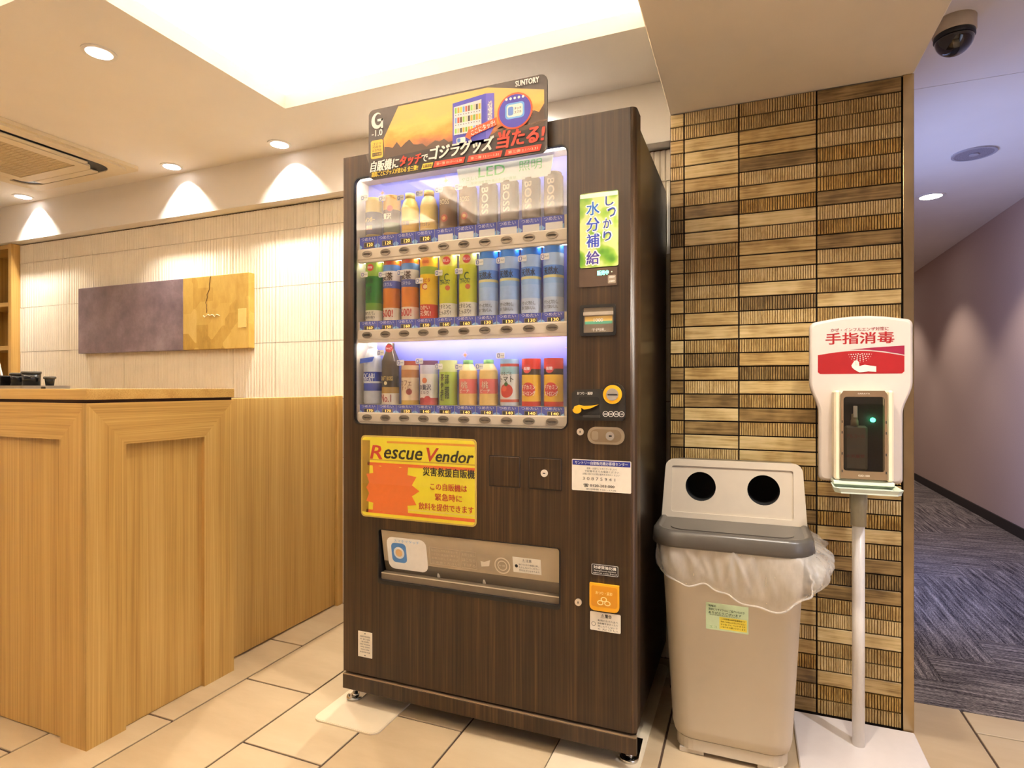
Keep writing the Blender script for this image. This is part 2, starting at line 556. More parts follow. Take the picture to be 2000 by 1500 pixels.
def cove(x0, x1, y0, y1, xr, n, where, strips):
    """lit recess: upright lips round the opening, a box above, light strips behind the lips; xr = right wall of the box"""
    lip = MB(); zl = ZC + 0.012
    lip.box(x0 - 0.012, x0, y0 - 0.012, y1 + 0.012, zl, LZ, paint).box(x1, x1 + 0.012, y0 - 0.012, y1 + 0.012, zl, LZ, paint)
    lip.box(x0, x1, y1, y1 + 0.012, zl, LZ, paint).box(x0, x1, y0 - 0.012, y0, zl, LZ, paint)
    tag(struct('trim_%d' % n, lip, label='upright lip around the lit ceiling recess %s' % where), cat='trim')
    up = MB()
    up.box(x0 - d - .02, xr, y0 - d - .02, y1 + d + .02, UZ, UZ + 0.02, paint)
    up.box(x0 - d - .02, x0 - d, y0 - d, y1 + d, zl, UZ, paint).box(xr - .006, xr, y0 - d, y1 + d, zl, UZ, paint)
    up.box(x0 - d, xr, y1 + d, y1 + d + .02, zl, UZ, paint).box(x0 - d, xr, y0 - d - .02, y0 - d, zl, UZ, paint)
    tag(struct('ceiling_recess', up, label='raised ceiling inside the glowing cove %s' % where), cat='ceiling')
    R4 = {'left': (x0 - .09, x0 - .06, y0, y1), 'right': (x1 + .016, x1 + .032, y0, y1), 'rear': (x0, x1, y1 + .06, y1 + .09), 'front': (x0, x1, y0 - .09, y0 - .06)}
    for k in strips:
        a, b, c_, e_ = R4[k]
        t = MB().box(a, b, c_, e_, ZC + 0.014, ZC + 0.026, led).build('led_strip')
        tag(t, 'warm light strip behind the %s lip of the cove %s' % (k, where), 'light strip', 'light strips of the ceiling coves')
cove(CX0, CX1, CY0, CY1, BX0, 1, 'above the vending machine', ('left', 'right', 'rear', 'front'))
cove(*C2, -1.998, 3, 'in front of the counter', ('left', 'rear', 'front'))

# ---- beam over the camera
tag(struct('ceiling_beam', MB().cbox(BX0, BX1, YF, 2.62, ZB, 2.84, 0.003, P('beam_paint', (232, 216, 186), 0.75, var=0.03, vscale=5, bmp=0.04)),
           label='low cream beam running over the tiled column'), cat='beam')
# ---- corridor ceiling (hatch seam at y = 3.075)
cc = MB().box(BX1 - 0.1, XR + 0.1, YF, 3.073, ZK, ZK + 0.03, paint).box(BX1 - 0.1, XR + 0.1, 3.077, 9.1, ZK, ZK + 0.03, paint).box(BX1 - 0.1, XR + .1, 3.0, 3.2, ZK + 0.03, ZK + 0.04, grout)
tag(struct('ceiling_corridor', cc, label='plain corridor ceiling with a straight panel seam'), cat='ceiling')

# ---- walls
w = MB().box(-4.44, BX0, 2.362, 2.45, 0, 2.0, P('tile_backing', (120, 92, 62), 0.9))
wall_back = struct('wall_back', w, label='back wall clad in cream tiles with fine upright ribs', org=(0, 2.35, 0))
wall_back['category'] = 'wall'
RIBC = P('ribbed_tile_glaze', (238, 227, 206), 0.55, var=0.04, vscale=9, bmp=0.05)
def rib_profile(w, n, depth, seed, flat=0.45):
    rnd = random.Random(seed)
    ws = [1 + rnd.uniform(-.3, .3) for _ in range(n)]
    s = sum(ws); x = -w / 2; pts = []
    for q in ws:
        p = q / s * w
        g = (1 - flat) * p / 2
        dd = depth * rnd.uniform(0.7, 1.0)
        pts += [(x, dd), (x + g, 0.0), (x + p - g, 0.0)]
        x += p
    pts.append((w / 2, depth * 0.8))
    return pts
def ribbed(w, h, th, pts, m, back):
    mb = MB(); n = len(pts)
    vs_ = [(x, y, z) for z in (0, h) for x, y in pts]
    for q in range(3):
        mb.add(vs_, [(i, i + 1, n + i + 1, n + i) for i in range(q, n - 1, 3)], m if q == 1 else (back or m))
    mb.add([(x, y, h) for x, y in pts] + [(pts[-1][0], th, h), (pts[0][0], th, h)], [tuple(range(n + 2))], m)
    mb.add([(x, y, 0) for x, y in pts] + [(pts[-1][0], th, 0), (pts[0][0], th, 0)], [tuple(range(n + 2))], m)
    for q in (0, -1):
        mb.add([(pts[q][0], pts[q][1], 0), (pts[q][0], th, 0), (pts[q][0], th, h), (pts[q][0], pts[q][1], h)], [(0, 1, 2, 3)], m)
    return mb.mesh('ribbed_tile', (0, 0, 0))
RT = 0.289
var = [ribbed(RT - .002, RT - .0022, .012, rib_profile(RT - .002, 14, .0055, s), RIBC, None) for s in range(3)]
topv = [ribbed(RT - .002, 1.993 - 1.873 - .001, .012, rib_profile(RT - .002, 14, .0055, s), RIBC, None) for s in range(3)]
lowv = [ribbed(RT - .002, .1375, .012, rib_profile(RT - .002, 14, .0055, s_), RIBC, None) for s_ in range(3)]
c = 0
x = -0.40
while x > -4.35:
    for r in range(-4, 4):
        z = 1.006 + r * RT
        if r == -4:
            inst('ribbed_tile', lowv[c % 3], (x, YB, 0), wall_back); c += 1
            continue
        if r == 3: inst('ribbed_tile', topv[c % 3], (x, YB, 1.873), wall_back)
        else: inst('ribbed_tile', var[(c * 2 + r) % 3], (x, YB + random.uniform(0, .0012), z), wall_back)
        c += 1
    x -= RT
nw = 4.4395 - 4.303
for r in range(-4, 4):
    z, h = (0, .1375) if r == -4 else (1.873, .119) if r == 3 else (1.006 + r * RT, RT - .0022)
    inst('ribbed_tile', ribbed(nw - .001, h, .012, rib_profile(nw - .001, 7, .0055, r), RIBC, None), (-4.4395 + nw / 2, YB, z), wall_back)
tag(struct('wall_upper', MB().box(XL, BX0, 2.285, 2.45, 2.0, ZC, wallpaint), label='smooth white upper wall over the ribbed tiles'), cat='wall')
tag(struct('wall_left', MB().box(XL - 0.1, XL, YF, 2.62, 0, ZC, wallpaint), label='plain cream wall at the far left end of the lobby'), cat='wall')
tag(struct('wall_front', MB().box(XL - 0.1, XR + 0.1, YF - 0.1, YF, 0, 2.4, wallpaint), label='plain cream wall behind the viewer'), cat='wall')
# right wall with an added opening for cool light, and the corridor end
EY0, EY1, EZ = -0.75, 0.95, 2.1
wr = MB().plate([(YF, 0), (EY0, 0), (EY0, EZ), (EY1, EZ), (EY1, 0), (9.1, 0), (9.1, ZK), (YF, ZK)], 'x', XR, XR + 0.1, mauve)
tag(struct('wall_right', wr, label='mauve wallcovering on the long corridor wall'), cat='wall')
tag(struct('wall_end', MB().box(BX1 - 0.1, XR, 9.0, 9.1, 0, ZK, mauve), label='far end wall of the corridor'), cat='wall')
tag(struct('baseboard_right', MB().box(XR - 0.012, XR, EY1 + .06, 9.0, 0, 0.078, P('black_vinyl', (34, 29, 27), 0.5)), label='black vinyl skirting along the corridor wall'), cat='baseboard')
SY0, SY1 = 3.15, 4.35  # made-up opening that lets blue light into the corridor
wl = MB().plate([(2.62, 0), (SY0, 0), (SY0, EZ), (SY1, EZ), (SY1, 0), (9.1, 0), (9.1, ZK), (2.62, ZK)], 'x', BX1 - 0.1, BX1, mauve)
tag(struct('wall_corridor', wl, label='inner corridor wall behind the tiled column'), cat='wall')
alu = P('brushed_aluminium', (176, 172, 166), 0.35, 0.9, var=0.04, vscale=90)
def glazed(name, x, y0, y1, label):
    f = MB()
    for a, b in ((y0, y0 + .05), (y1 - .05, y1), ((y0 + y1) / 2 - .03, (y0 + y1) / 2 + .03)):
        f.box(x, x + .05, a, b, 0, EZ, alu)
    f.box(x, x + .05, y0, y1, EZ - .05, EZ, alu).box(x, x + .05, y0, y1, 0, .06, alu)
    o = struct(name, f, label=label); o['category'] = 'door'
    for a, b in ((y0 + .05, (y0 + y1) / 2 - .03), ((y0 + y1) / 2 + .03, y1 - .05)):
        MB().box(x + .02, x + .028, a, b, .06, EZ - .05, GLASS('clear_pane')).build('pane', o)
glazed('added_door_1', XR + 0.03, EY0, EY1, 'added glazed door in a metal frame, lets cool light in from the right')  # made-up door, only there to admit cool light
glazed('added_door_2', BX1 - 0.08, SY0, SY1, 'added unseen glazed door behind the tiled column, lets in blue light')  # made-up door, unseen source of the bluish corridor glow

# ---- tiled column
CY = 2.113
col_back = P('tile_joint', (24, 14, 8), 0.9)
column = struct('wall_column', MB().box(BX0, 0.443, CY + 0.008, 2.62, 0, ZB, col_back), label='column clad in slim ribbed and wood grain golden brown tiles', org=(0, CY, 0))
column['category'] = 'column'
def ctile_mat(kind, tone):
    name = 'column_tile_%s_%s' % (kind, tone)
    if name in MATS: return MATS[name]
    m, nt, b = base_mat(name)
    pal = {'l': ((172, 140, 84), (206, 178, 120), (220, 194, 140)), 'm': ((146, 114, 62), (184, 152, 92), (204, 174, 116)),
           'd': ((104, 80, 42), (138, 110, 64), (166, 136, 84)), 'g': ((132, 94, 34), (184, 144, 70), (208, 170, 98))}[tone]
    oi = nt.nodes.new('ShaderNodeObjectInfo')
    tc = nt.nodes.new('ShaderNodeTexCoord'); mp = nt.nodes.new('ShaderNodeMapping')
    mp.inputs['Scale'].default_value = (1, 1, 0.12) if kind == 'R' else (0.05, 1, 1)
    mu = nt.nodes.new('ShaderNodeMath'); mu.operation = 'MULTIPLY'; mu.inputs[1].default_value = 23.0
    nt.links.new(oi.outputs['Random'], mu.inputs[0])
    sh = nt.nodes.new('ShaderNodeVectorMath'); sh.operation = 'ADD'
    nt.links.new(tc.outputs['Object'], sh.inputs[0]); nt.links.new(mu.outputs[0], sh.inputs[1])
    nt.links.new(sh.outputs[0], mp.inputs['Vector'])
    f = noise(nt, mp.outputs[0], 320 if kind == 'R' else 150, 4, 0.65)
    big = noise(nt, sh.outputs[0], 14, 2, 0.5)
    a = nt.nodes.new('ShaderNodeMath'); a.operation = 'MULTIPLY_ADD'; a.inputs[1].default_value = 0.6
    nt.links.new(big, a.inputs[0])
    q = nt.nodes.new('ShaderNodeMath'); q.operation = 'MULTIPLY_ADD'; q.inputs[1].default_value = 0.9; q.inputs[2].default_value = -0.25
    nt.links.new(f, q.inputs[0]); nt.links.new(q.outputs[0], a.inputs[2])
    nt.links.new(ramp(nt, a.outputs[0], [(0.34, rgb(*pal[0])), (0.5, rgb(*pal[1])), (0.66, rgb(*pal[2]))]), b.inputs['Base Color'])
    b.inputs['Roughness'].default_value = 0.42
    b.inputs['Specular IOR Level'].default_value = 0.45
    bump(nt, b, f, 0.5 if kind == 'R' else 0.25, 0.002)
    MATS[name] = m
    return m
PATT = [
 'Sl Rl Sm Rl Rl Sm Sm Rd Rd Rd Sm Sm Sm Sd Sm Rm Rm Sl Rm Sd Sd Rm Sd Rm Sd Rd Sm Rl',
 'Rl Rm Sl Sl Sl Sm Rl Sd Sl Sl Rm Rm Rm Rl Rm Sm Sl Rm Rd Sm Rl Sd Sl Sd Sl Rl Sm Rm',
 'Rm Rm Sm Sm Sd Rl Sm Rg Sl Rl Sm Sm Rl Sl Rd Rl Sl Rm Sm Rd Sl Rm Sd Rm Sl Sl Rm Sm Rm Sd Rm Sl Rm Sd Rm Sm Sl Rl Sm Rg Sd Rm Sd',
 'Sd Rm Rm Rl Rg Rm Rg Sd Rl Rg Sd Rl Sm Rm Sl Rm Sm Rl Sm Rm Sl Rm Rg Sm Rl Sm Rm Sm Rl Rg Sl Rm Sd Rd Sd Rm Rl Sl Rm Rl Sm Rg Rm']
CXS = [BX0, -0.2046, -0.0264, 0.2075, 0.4417]
rnd = random.Random(5)
CP = 0.0467
ct_cache = {}
for ci in range(4):
    pat = PATT[ci].split()
    cw = CXS[ci + 1] - CXS[ci] - 0.0044
    cx = (CXS[ci] + CXS[ci + 1]) / 2
    for r in range(44):
        z1 = 2.0185 - r * CP; z0 = max(z1 - CP, 0.0) + 0.0022
        z1 -= 0.0022
        if z1 - z0 < 0.008: continue
        k = pat[r] if r < len(pat) else rnd.choice(['Rm', 'Rl', 'Sm', 'Sl', 'Sd', 'Rd', 'Rg'])
        h = round(z1 - z0, 4)
        vkey = (ci, k, h, rnd.randrange(2))
        if vkey not in ct_cache:
            mt = ctile_mat(k[0], k[1])
            if k[0] == 'R':
                dp = {'l': .0022, 'm': .003, 'g': .0034, 'd': .004}[k[1]]
                ct_cache[vkey] = ribbed(cw, h, .009, rib_profile(cw, max(6, int(cw / 0.0068)), dp, hash(vkey[:2]) % 97 if False else ci * 7 + vkey[3] + len(k), .62), mt, P('tile_groove_' + k[1], {'l': (158, 124, 70), 'm': (136, 102, 52), 'g': (120, 84, 30), 'd': (92, 66, 34)}[k[1]], .5, var=.3, vscale=120))
            else:
                ct_cache[vkey] = MB().cbox(-cw / 2, cw / 2, 0, .009, 0, h, .0012, mt).mesh('column_tile', (0, 0, 0))
            ct_cache[vkey].name = 'column_tile'
        inst('column_tile', ct_cache[vkey], (cx, CY + rnd.uniform(-.001, .0005), z0), column)
brass = P('brushed_brass', (190, 168, 130), 0.26, 1.0, var=0.08, vscale=18, bmp=0.02)
tag(struct('trim_2', MB().cbox(0.4435, BX1, CY - 0.004, 2.62, 0, ZB - 0.001, 0.001, brass), label='brushed brass edge trim on the corner of the tiled column'), cat='trim')

# ================================================================== CEILING FITTINGS
white_pl = P('white_plastic', (236, 230, 220), 0.4, var=0.02)
chrome = P('polished_metal', (205, 203, 200), 0.12, 1.0, var=0.03)
lens = EMIT('lamp_lens', (0.88, 0.90, 1.0), 3.0)
refl = P('reflector', (230, 230, 235), 0.18, 0.9, var=0.02)

def downlight(x, y, z, r, label, group, watts, col=WARM, recess=0.06, size=110, spread=0.35, tilt=(0, 0)):
    t = thing('downlight', (x, y, z), label, 'downlight', group)
    ring = MB().plate(circ(x, y, r + .012, 28), 'z', z - .004, z, white_pl, holes=[circ(x, y, r - .001, 28)])
    ring.build('trim_ring', t)
    MB().cyl((x, y), 'z', r - .001, z - .003, z + recess, refl, 28, r2=r * .72, cap0=False, cap1=False).build('reflector', t)
    MB().cyl((x, y), 'z', r * .72, z + recess, z + recess + .004, lens, 24).build('lens', t)
    d_ = bpy.data.lights.new('lamp', 'SPOT'); d_.energy = watts; d_.color = col
    d_.spot_size = math.radians(size); d_.spot_blend = spread; d_.shadow_soft_size = r * .45
    l = bpy.data.objects.new('lamp', d_); COL.objects.link(l)
    l.location = (0, 0, recess - .012); l.rotation_euler = (tilt[0], tilt[1], 0); l.parent = t
    return t
for (x, y), lb in zip(DOWN, ('recessed round downlight over the reception counter, nearest to the viewer', 'wall washing downlight just left of the vending machine',
                            'wall washing downlight above the painting, between two others', 'wall washing downlight above the shelves, at the far left',
                            'wall washing downlight hidden behind the left half of the sign', 'wall washing downlight hidden behind the right half of the sign')):
    if -1.4 < x and y > 2:
        downlight(x, y, ZC, HOLE, lb, 'lobby downlights', DOWN_W * 2.6, col=(1.0, .955, .90), recess=.018, size=165, spread=1.0)
        continue
    downlight(x, y, ZC, HOLE, lb, 'lobby downlights', DOWN_W * 3.8 if y > 2 else DOWN_W * .7, col=(1.0, .955, .90) if y > 2 else WARM, recess=0.075 if y > 2 else .055)

# air conditioner cassette
acp = P('air_conditioner_plastic', (232, 216, 184), 0.45, var=0.02)
acg = P('air_conditioner_mesh', (204, 182, 138), 0.6, var=0.15, vscale=220)
acb = P('air_conditioner_bars', (212, 190, 148), .6)
blk = P('black_plastic', (24, 22, 21), 0.4)
ax0, ax1, ay0, ay1 = -3.86, -2.995, 1.285, 2.145
ac = thing('air_conditioner', ((ax0 + ax1) / 2, (ay0 + ay1) / 2, ZC - .035), 'cream ceiling air conditioner cassette with a square grille', 'air conditioner')
zz = ZC - .035
slots = []
inr = .055
b_ = MB().plate(rrect(ax0, ax1, ay0, ay1, .03), 'z', ZC - .018, ZC - .001, acp)
b_.build('outer_panel', ac)
mid = .075
ring = MB().plate(rrect(ax0 + .02, ax1 - .02, ay0 + .02, ay1 - .02, .10, 8), 'z', ZC - .028, ZC - .018, acp, holes=[rrect(ax0 + .08, ax1 - .08, ay0 + .08, ay1 - .08, .09, 8)])
ring.build('rim', ac)
gap = MB().plate(rrect(ax0 + .08, ax1 - .08, ay0 + .08, ay1 - .08, .09, 8), 'z', ZC - .022, ZC - .019, blk)
gap.build('air_slot', ac)
cen = MB().plate(rrect(ax0 + .145, ax1 - .145, ay0 + .145, ay1 - .145, .05, 6), 'z', zz, ZC - .022, acp, holes=[rrect(ax0 + .205, ax1 - .205, ay0 + .205, ay1 - .205, .004, 2)])
cen.build('center_panel', ac)
g = MB().plate(rrect(ax0 + .203, ax1 - .203, ay0 + .203, ay1 - .203, .004, 2), 'z', zz + .004, zz + .008, acg)
g = g.build('grille', ac)
nb = 22
bars = MB()
for i in range(1, nb):
    yy = ay0 + .205 + (ay1 - ay0 - .41) * i / nb
    bars.box(ax0 + .205, ax1 - .205, yy - .0016, yy + .0016, zz + .0025, zz + .004, acb)
for i in range(1, 5):
    xx = ax0 + .205 + (ax1 - ax0 - .41) * i / 5
    bars.box(xx - .003, xx + .003, ay0 + .205, ay1 - .205, zz + .002, zz + .004, acb)
tag(bars.build('grille_bars', g), kind='stuff')
for sx, ex, sy, ey in ((ax0 + .20, ax1 - .20, ay0 + .092, ay0 + .138), (ax0 + .20, ax1 - .20, ay1 - .138, ay1 - .092), (ax0 + .092, ax0 + .138, ay0 + .20, ay1 - .20), (ax1 - .138, ax1 - .110, ay0 + .20, ay1 - .20)):
    MB().cbox(sx, ex, sy, ey, zz + .002, zz + .010, .002, acp).build('louver', ac)

# dome camera
cx_, cy_ = 0.694, 2.555
cm = thing('security_camera', (cx_, cy_, ZK - .124), 'smoked black dome security camera on the ceiling beside the beam', 'camera')
MB().lathe(cx_, cy_, [(.066, ZK), (.066, ZK - .045), (.062, ZK - .05)], P('camera_shell', (196, 178, 150), 0.5), 32).build('housing', cm)
MB().lathe(cx_, cy_, [(.062, ZK - .045), (.063, ZK - .064), (.060, ZK - .066)], blk, 32).build('dome_ring', cm)
MB().lathe(cx_, cy_, [(.060 * math.cos(a), ZK - .064 - .060 * math.sin(a)) for a in [PI / 2 * i / 10 for i in range(10)]] + [(.0001, ZK - .124)], P('smoked_dome', (20, 15, 13), 0.06, coat=1.0), 32).build('dome', cm)
# ceiling loudspeaker
sx_, sy_ = 1.188, 4.035
sp = thing('ceiling_speaker', (sx_, sy_, ZK - .008), 'round perforated loudspeaker flush in the corridor ceiling', 'loudspeaker')
MB().plate(circ(sx_, sy_, .105, 36), 'z', ZK - .008, ZK, P('speaker_rim', (176, 170, 176), 0.5), holes=[circ(sx_, sy_, .092, 36)]).build('rim', sp)
MB().plate(circ(sx_, sy_, .092, 36), 'z', ZK - .006, ZK, P('speaker_mesh', (150, 142, 150), 0.6, var=0.35, vscale=240)).build('mesh_cover', sp)
MB().cyl((sx_, sy_), 'z', .022, ZK - .012, ZK - .006, P('speaker_rim', (176, 170, 176), 0.5), 20).build('hub', sp)
# corridor downlight, surface disc
t = thing('downlight', (1.178, 4.83, ZK - .006), 'bright white round downlight in the corridor ceiling', 'downlight')
MB().plate(circ(1.178, 4.83, .085, 32), 'z', ZK - .006, ZK, white_pl, holes=[circ(1.178, 4.83, .066, 32)]).build('trim_ring', t)
MB().plate(circ(1.178, 4.83, .066, 32), 'z', ZK - .004, ZK, EMIT('corridor_lens', (1.0, 0.97, 0.95), 9.0)).build('lens', t)
dl_ = bpy.data.lights.new('lamp', 'SPOT'); dl_.energy = 30; dl_.color = (1.0, .86, .74); dl_.spot_size = math.radians(100); dl_.spot_blend = .5; dl_.shadow_soft_size = .06
l = bpy.data.objects.new('lamp', dl_); COL.objects.link(l); l.location = (0, 0, -.01); l.parent = t
for yy, lb in ((1.05, 'foyer downlight near the beam, nearest of the row along the corridor'), (6.4, 'middle one of the corridor downlights, out of sight behind the column'), (8.0, 'last corridor downlight before the end wall')):
    q = dup(t, (1.178, yy, ZK - .006), lb)
    if yy < 2:
        for ch in q.children:
            if ch.type == 'LIGHT': ch.data = ch.data.copy(); ch.data.energy = 55; ch.data.color = (.98, .95, 1.0); ch.data.shadow_soft_size = .03
# two downlights under the beam, wash the tiled column
for xx, lb in ((0.02, 'flush downlight under the beam, left of the pair washing the column'), (0.33, 'flush downlight under the beam, right of the pair washing the column')):
    yy = 1.32
    t = thing('downlight', (xx, yy, ZB - .006), lb, 'downlight', 'beam downlights')
    MB().plate(circ(xx, yy, .055, 28), 'z', ZB - .006, ZB, white_pl, holes=[circ(xx, yy, .042, 28)]).build('trim_ring', t)
    MB().plate(circ(xx, yy, .042, 28), 'z', ZB - .004, ZB, lens).build('lens', t)
    d_ = bpy.data.lights.new('lamp', 'SPOT'); d_.energy = DOWN_W * 2.0; d_.color = WARM; d_.spot_size = math.radians(120); d_.spot_blend = .6; d_.shadow_soft_size = .03
    l = bpy.data.objects.new('lamp', d_); COL.objects.link(l); l.location = (0, 0, -.006); l.parent = t

# ================================================================== RECEPTION
# counter
KX, KY0, KY1 = -1.785, 1.113, 1.640
KL = XL + 0.25
counter = thing('reception_counter', ((KL + KX) / 2, (KY0 + KY1) / 2, 0), 'oak reception counter with recessed panels and a slab top', 'counter')
core = MB().box(KL, KX - .018, KY0 + .018, KY1 - .002, 0, 1.014, oak('z'))
core.build('carcass', counter)
MB().cbox(KL - .002, KX + .001, KY0 - .001, KY1 + .001, 1.024, 1.056, .001, oak('x')).build('countertop', counter)
MB().box(KL + .01, KX - .006, KY0 + .006, KY1 - .006, 1.013, 1.0245, P('shadow_gap', (58, 32, 14), 0.9)).build('shadow_gap', counter)
def mitred(pts, axis, a0, a1, m, name):
    MB().plate(pts, axis, a0, a1, m).build(name, counter)
ZT, ZR = 1.014, 0.885
# end face (facing +x): posts and rail with mitred corners
mitred([(KY0, 0), (1.23, 0), (1.23, ZR), (KY0, ZT)], 'x', KX - .018, KX, oak('z'), 'frame_post')
mitred([(1.512, 0), (KY1, 0), (KY1, ZT), (1.512, ZR)], 'x', KX - .018, KX, oak('z'), 'frame_post')
mitred([(KY0, ZT), (1.23, ZR), (1.512, ZR), (KY1, ZT)], 'x', KX - .018, KX, oak('y'), 'frame_rail')
MB().box(KX - .0195, KX - .015, 1.23, 1.512, .004, ZR, oak('z')).build('inset_panel', counter)
# front face (facing -y)
mitred([(-1.903, 0), (KX - .0002, 0), (KX - .0002, ZT), (-1.903, .905)], 'y', KY0, KY0 + .018, oak('z'), 'frame_post')
mitred([(KL, .905), (-1.903, .905), (KX - .0002, ZT), (KL, ZT)], 'y', KY0, KY0 + .018, oak('x'), 'frame_rail')
x_ = -1.903
while x_ - 1.06 > KL:
    MB().box(x_ - 1.0, x_, KY0 + .0145, KY0 + .02, .004, .905, oak('z')).build('inset_panel', counter)
    MB().box(x_ - 1.12, x_ - 1.0, KY0, KY0 + .018, 0, .905, oak('z')).build('frame_post', counter)
    x_ -= 1.12
# swing gate and its post
tag(MB().cbox(-1.884, -1.856, KY1 + .004, 2.306, .008, 1.018, .0015, oak('z')).build('swing_gate'), 'plain oak gate panel between the counter and the back wall', 'gate')
tag(MB().cbox(-1.884, -1.842, 2.309, 2.348, 0, 1.021, .0015, oak('z')).build('gate_post'), 'slim oak post where the gate meets the ribbed wall', 'post')

# shelf unit at the far left
su = thing('shelf_unit', (-4.67, 2.46, 0), 'open oak shelf unit at the left end of the ribbed wall', 'shelf')
MB().cbox(-4.474, -4.4405, 2.303, 2.616, 0, 1.998, .001, oak('z')).build('side_panel', su)
MB().cbox(-4.898, -4.863, 2.303, 2.616, 0, 1.998, .001, oak('z')).build('side_panel', su)
MB().box(-4.863, -4.474, 2.604, 2.616, 0, 1.998, P('shelf_back', (232, 216, 186), .6)).build('back_panel', su)
for zq in (0.02, 0.4, 0.72, 1.02, 1.305, 1.59, 1.968):
    MB().cbox(-4.863, -4.474, 2.310, 2.604, zq, zq + .028, .001, oak('x')).build('shelf_board', su)

# painting: two joined canvases
pt = thing('wall_painting', (-3.095, 2.33, 1.267), 'long painting in two canvases, dark violet grey and gold leaf', 'painting')
def leather():
    m, nt, b = base_mat('violet_lacquer')
    f = noise(nt, tex_coord(nt, (1, 1, 1)), 6, 7, 0.65)
    nt.links.new(ramp(nt, f, [(0.3, rgb(96, 80, 88)), (0.5, rgb(122, 104, 110)), (0.7, rgb(148, 130, 134))]), b.inputs['Base Color'])
    b.inputs['Roughness'].default_value = 0.38
    bump(nt, b, noise(nt, tex_coord(nt, (1, 1, 1)), 14, 8, 0.7), 0.35, 0.006)
    return m
def gold():
    m, nt, b = base_mat('gold_leaf')
    v = nt.nodes.new('ShaderNodeTexVoronoi'); v.distance = 'CHEBYCHEV'; v.inputs['Scale'].default_value = 7.0
    nt.links.new(tex_coord(nt, (1, 1, 1)), v.inputs['Vector'])
    f = noise(nt, tex_coord(nt, (1, 1, .4)), 16, 6, 0.7)
    a = nt.nodes.new('ShaderNodeMath'); a.operation = 'MULTIPLY_ADD'; a.inputs[1].default_value = 0.45
    nt.links.new(v.outputs['Color'], a.inputs[0])
    h_ = nt.nodes.new('ShaderNodeMath'); h_.operation = 'MULTIPLY'; h_.inputs[1].default_value = 0.6
    nt.links.new(f, h_.inputs[0]); nt.links.new(h_.outputs[0], a.inputs[2])
    nt.links.new(ramp(nt, a.outputs[0], [(0.2, rgb(136, 104, 40)), (0.42, rgb(182, 146, 64)), (0.6, rgb(200, 166, 84)), (0.85, rgb(216, 188, 116))]), b.inputs['Base Color'])
    b.inputs['Roughness'].default_value = 0.4
    b.inputs['Metallic'].default_value = 0.15
    return m
MB().cbox(-3.78, -2.8915, 2.31, 2.349, 1.267, 1.662, .002, leather()).build('dark_canvas', pt)['label'] = 'dark violet grey canvas'
gl_ = MB().cbox(-2.8905, -2.411, 2.31, 2.349, 1.267, 1.662, .002, gold()).build('gold_canvas', pt); gl_['label'] = 'gold leaf canvas'
MB().cbox(-2.485, -2.428, 2.3085, 2.3105, 1.375, 1.475, .0004, P('pale_gold', (228, 196, 118), 0.45, .3)).build('leaf_square', gl_)
crk = MB()
rq = random.Random(3)
xx, zq = -2.68, 1.66
pl_ = [(xx, 2.3095, zq)]
for i in range(14):
    xx += rq.uniform(-.010, .0065); zq -= .014; pl_.append((xx, 2.3095, zq))
crk.tube(pl_, .0022, P('leaf_crack', (122, 92, 48), 0.6), 5)
pl_ = [(-2.735 + .012 * i, 2.3095, 1.447 + rq.uniform(-.010, .010)) for i in range(11)]
crk.tube(pl_, .0025, P('leaf_fray', (226, 206, 160), 0.6), 5)
crk.build('leaf_crack', gl_)

# things on the counter
ZT_ = 1.056
def on_counter(name, mbf, label, cat):
    return tag(mbf.build(name), label, cat)
on_counter('cash_tray', MB().plate(rrect(-2.710, -2.330, 1.24, 1.40, .01), 'z', ZT_, ZT_ + .008, P('grey_tray', (120, 112, 104), .4)).plate(rrect(-2.710, -2.330, 1.24, 1.40, .01), 'z', ZT_ + .008, ZT_ + .011, P('grey_tray', (120, 112, 104), .4), holes=[rrect(-2.702, -2.338, 1.248, 1.392, .008)]), 'shallow grey tray on the counter under the black cups', 'tray')
gb = P('gloss_black', (20, 19, 18), 0.25)
z0 = ZT_ + .0082
def cup(name, x, y, r0, r1, h, label):
    o = thing(name, (x, y, z0), label, 'cup')
    MB().lathe(x, y, [(r0, z0), (r1, z0 + h), (r1 - .003, z0 + h), (r0 - .003, z0 + .004)], gb, 24).build('cup_body', o)
    MB().lathe(x, y, [(r1 + .002, z0 + h - .009), (r1 + .003, z0 + h - .004), (r1 + .001, z0 + h), (r1 - .003, z0 + h)], P('cup_rim', (62, 58, 54), .25), 24).build('cup_rim', o)
    return o
cup('pen_cup', -2.482, 1.31, .0225, .0235, .050, 'smaller black cup with a rolled rim on the counter tray')
cup('pen_cup', -2.405, 1.31, .0265, .0275, .054, 'largest black cup in the group on the counter tray')
cup('pen_cup', -2.352, 1.34, .012, .0165, .036, 'small tapered black cup at the right end of the tray')
tb = thing('tape_dispenser', (-2.590, 1.31, z0), 'low black desk box at the left end of the counter tray', 'desk box')
MB().cbox(-2.660, -2.520, 1.27, 1.35, z0, z0 + .040, .004, gb).build('box_body', tb)
MB().cbox(-2.660, -2.520, 1.262, 1.27, z0 + .004, z0 + .008, .001, P('steel_strip', (170, 168, 176), .3, .9)).build('metal_strip', tb)
tag(MB().lathe(-2.330 + .012, 1.30, [(.006, ZT_), (.0075, ZT_ + .004), (.004, ZT_ + .007)], gb, 14).build('rubber_knob'), 'tiny black knob lying on the counter beside the tray', 'knob')
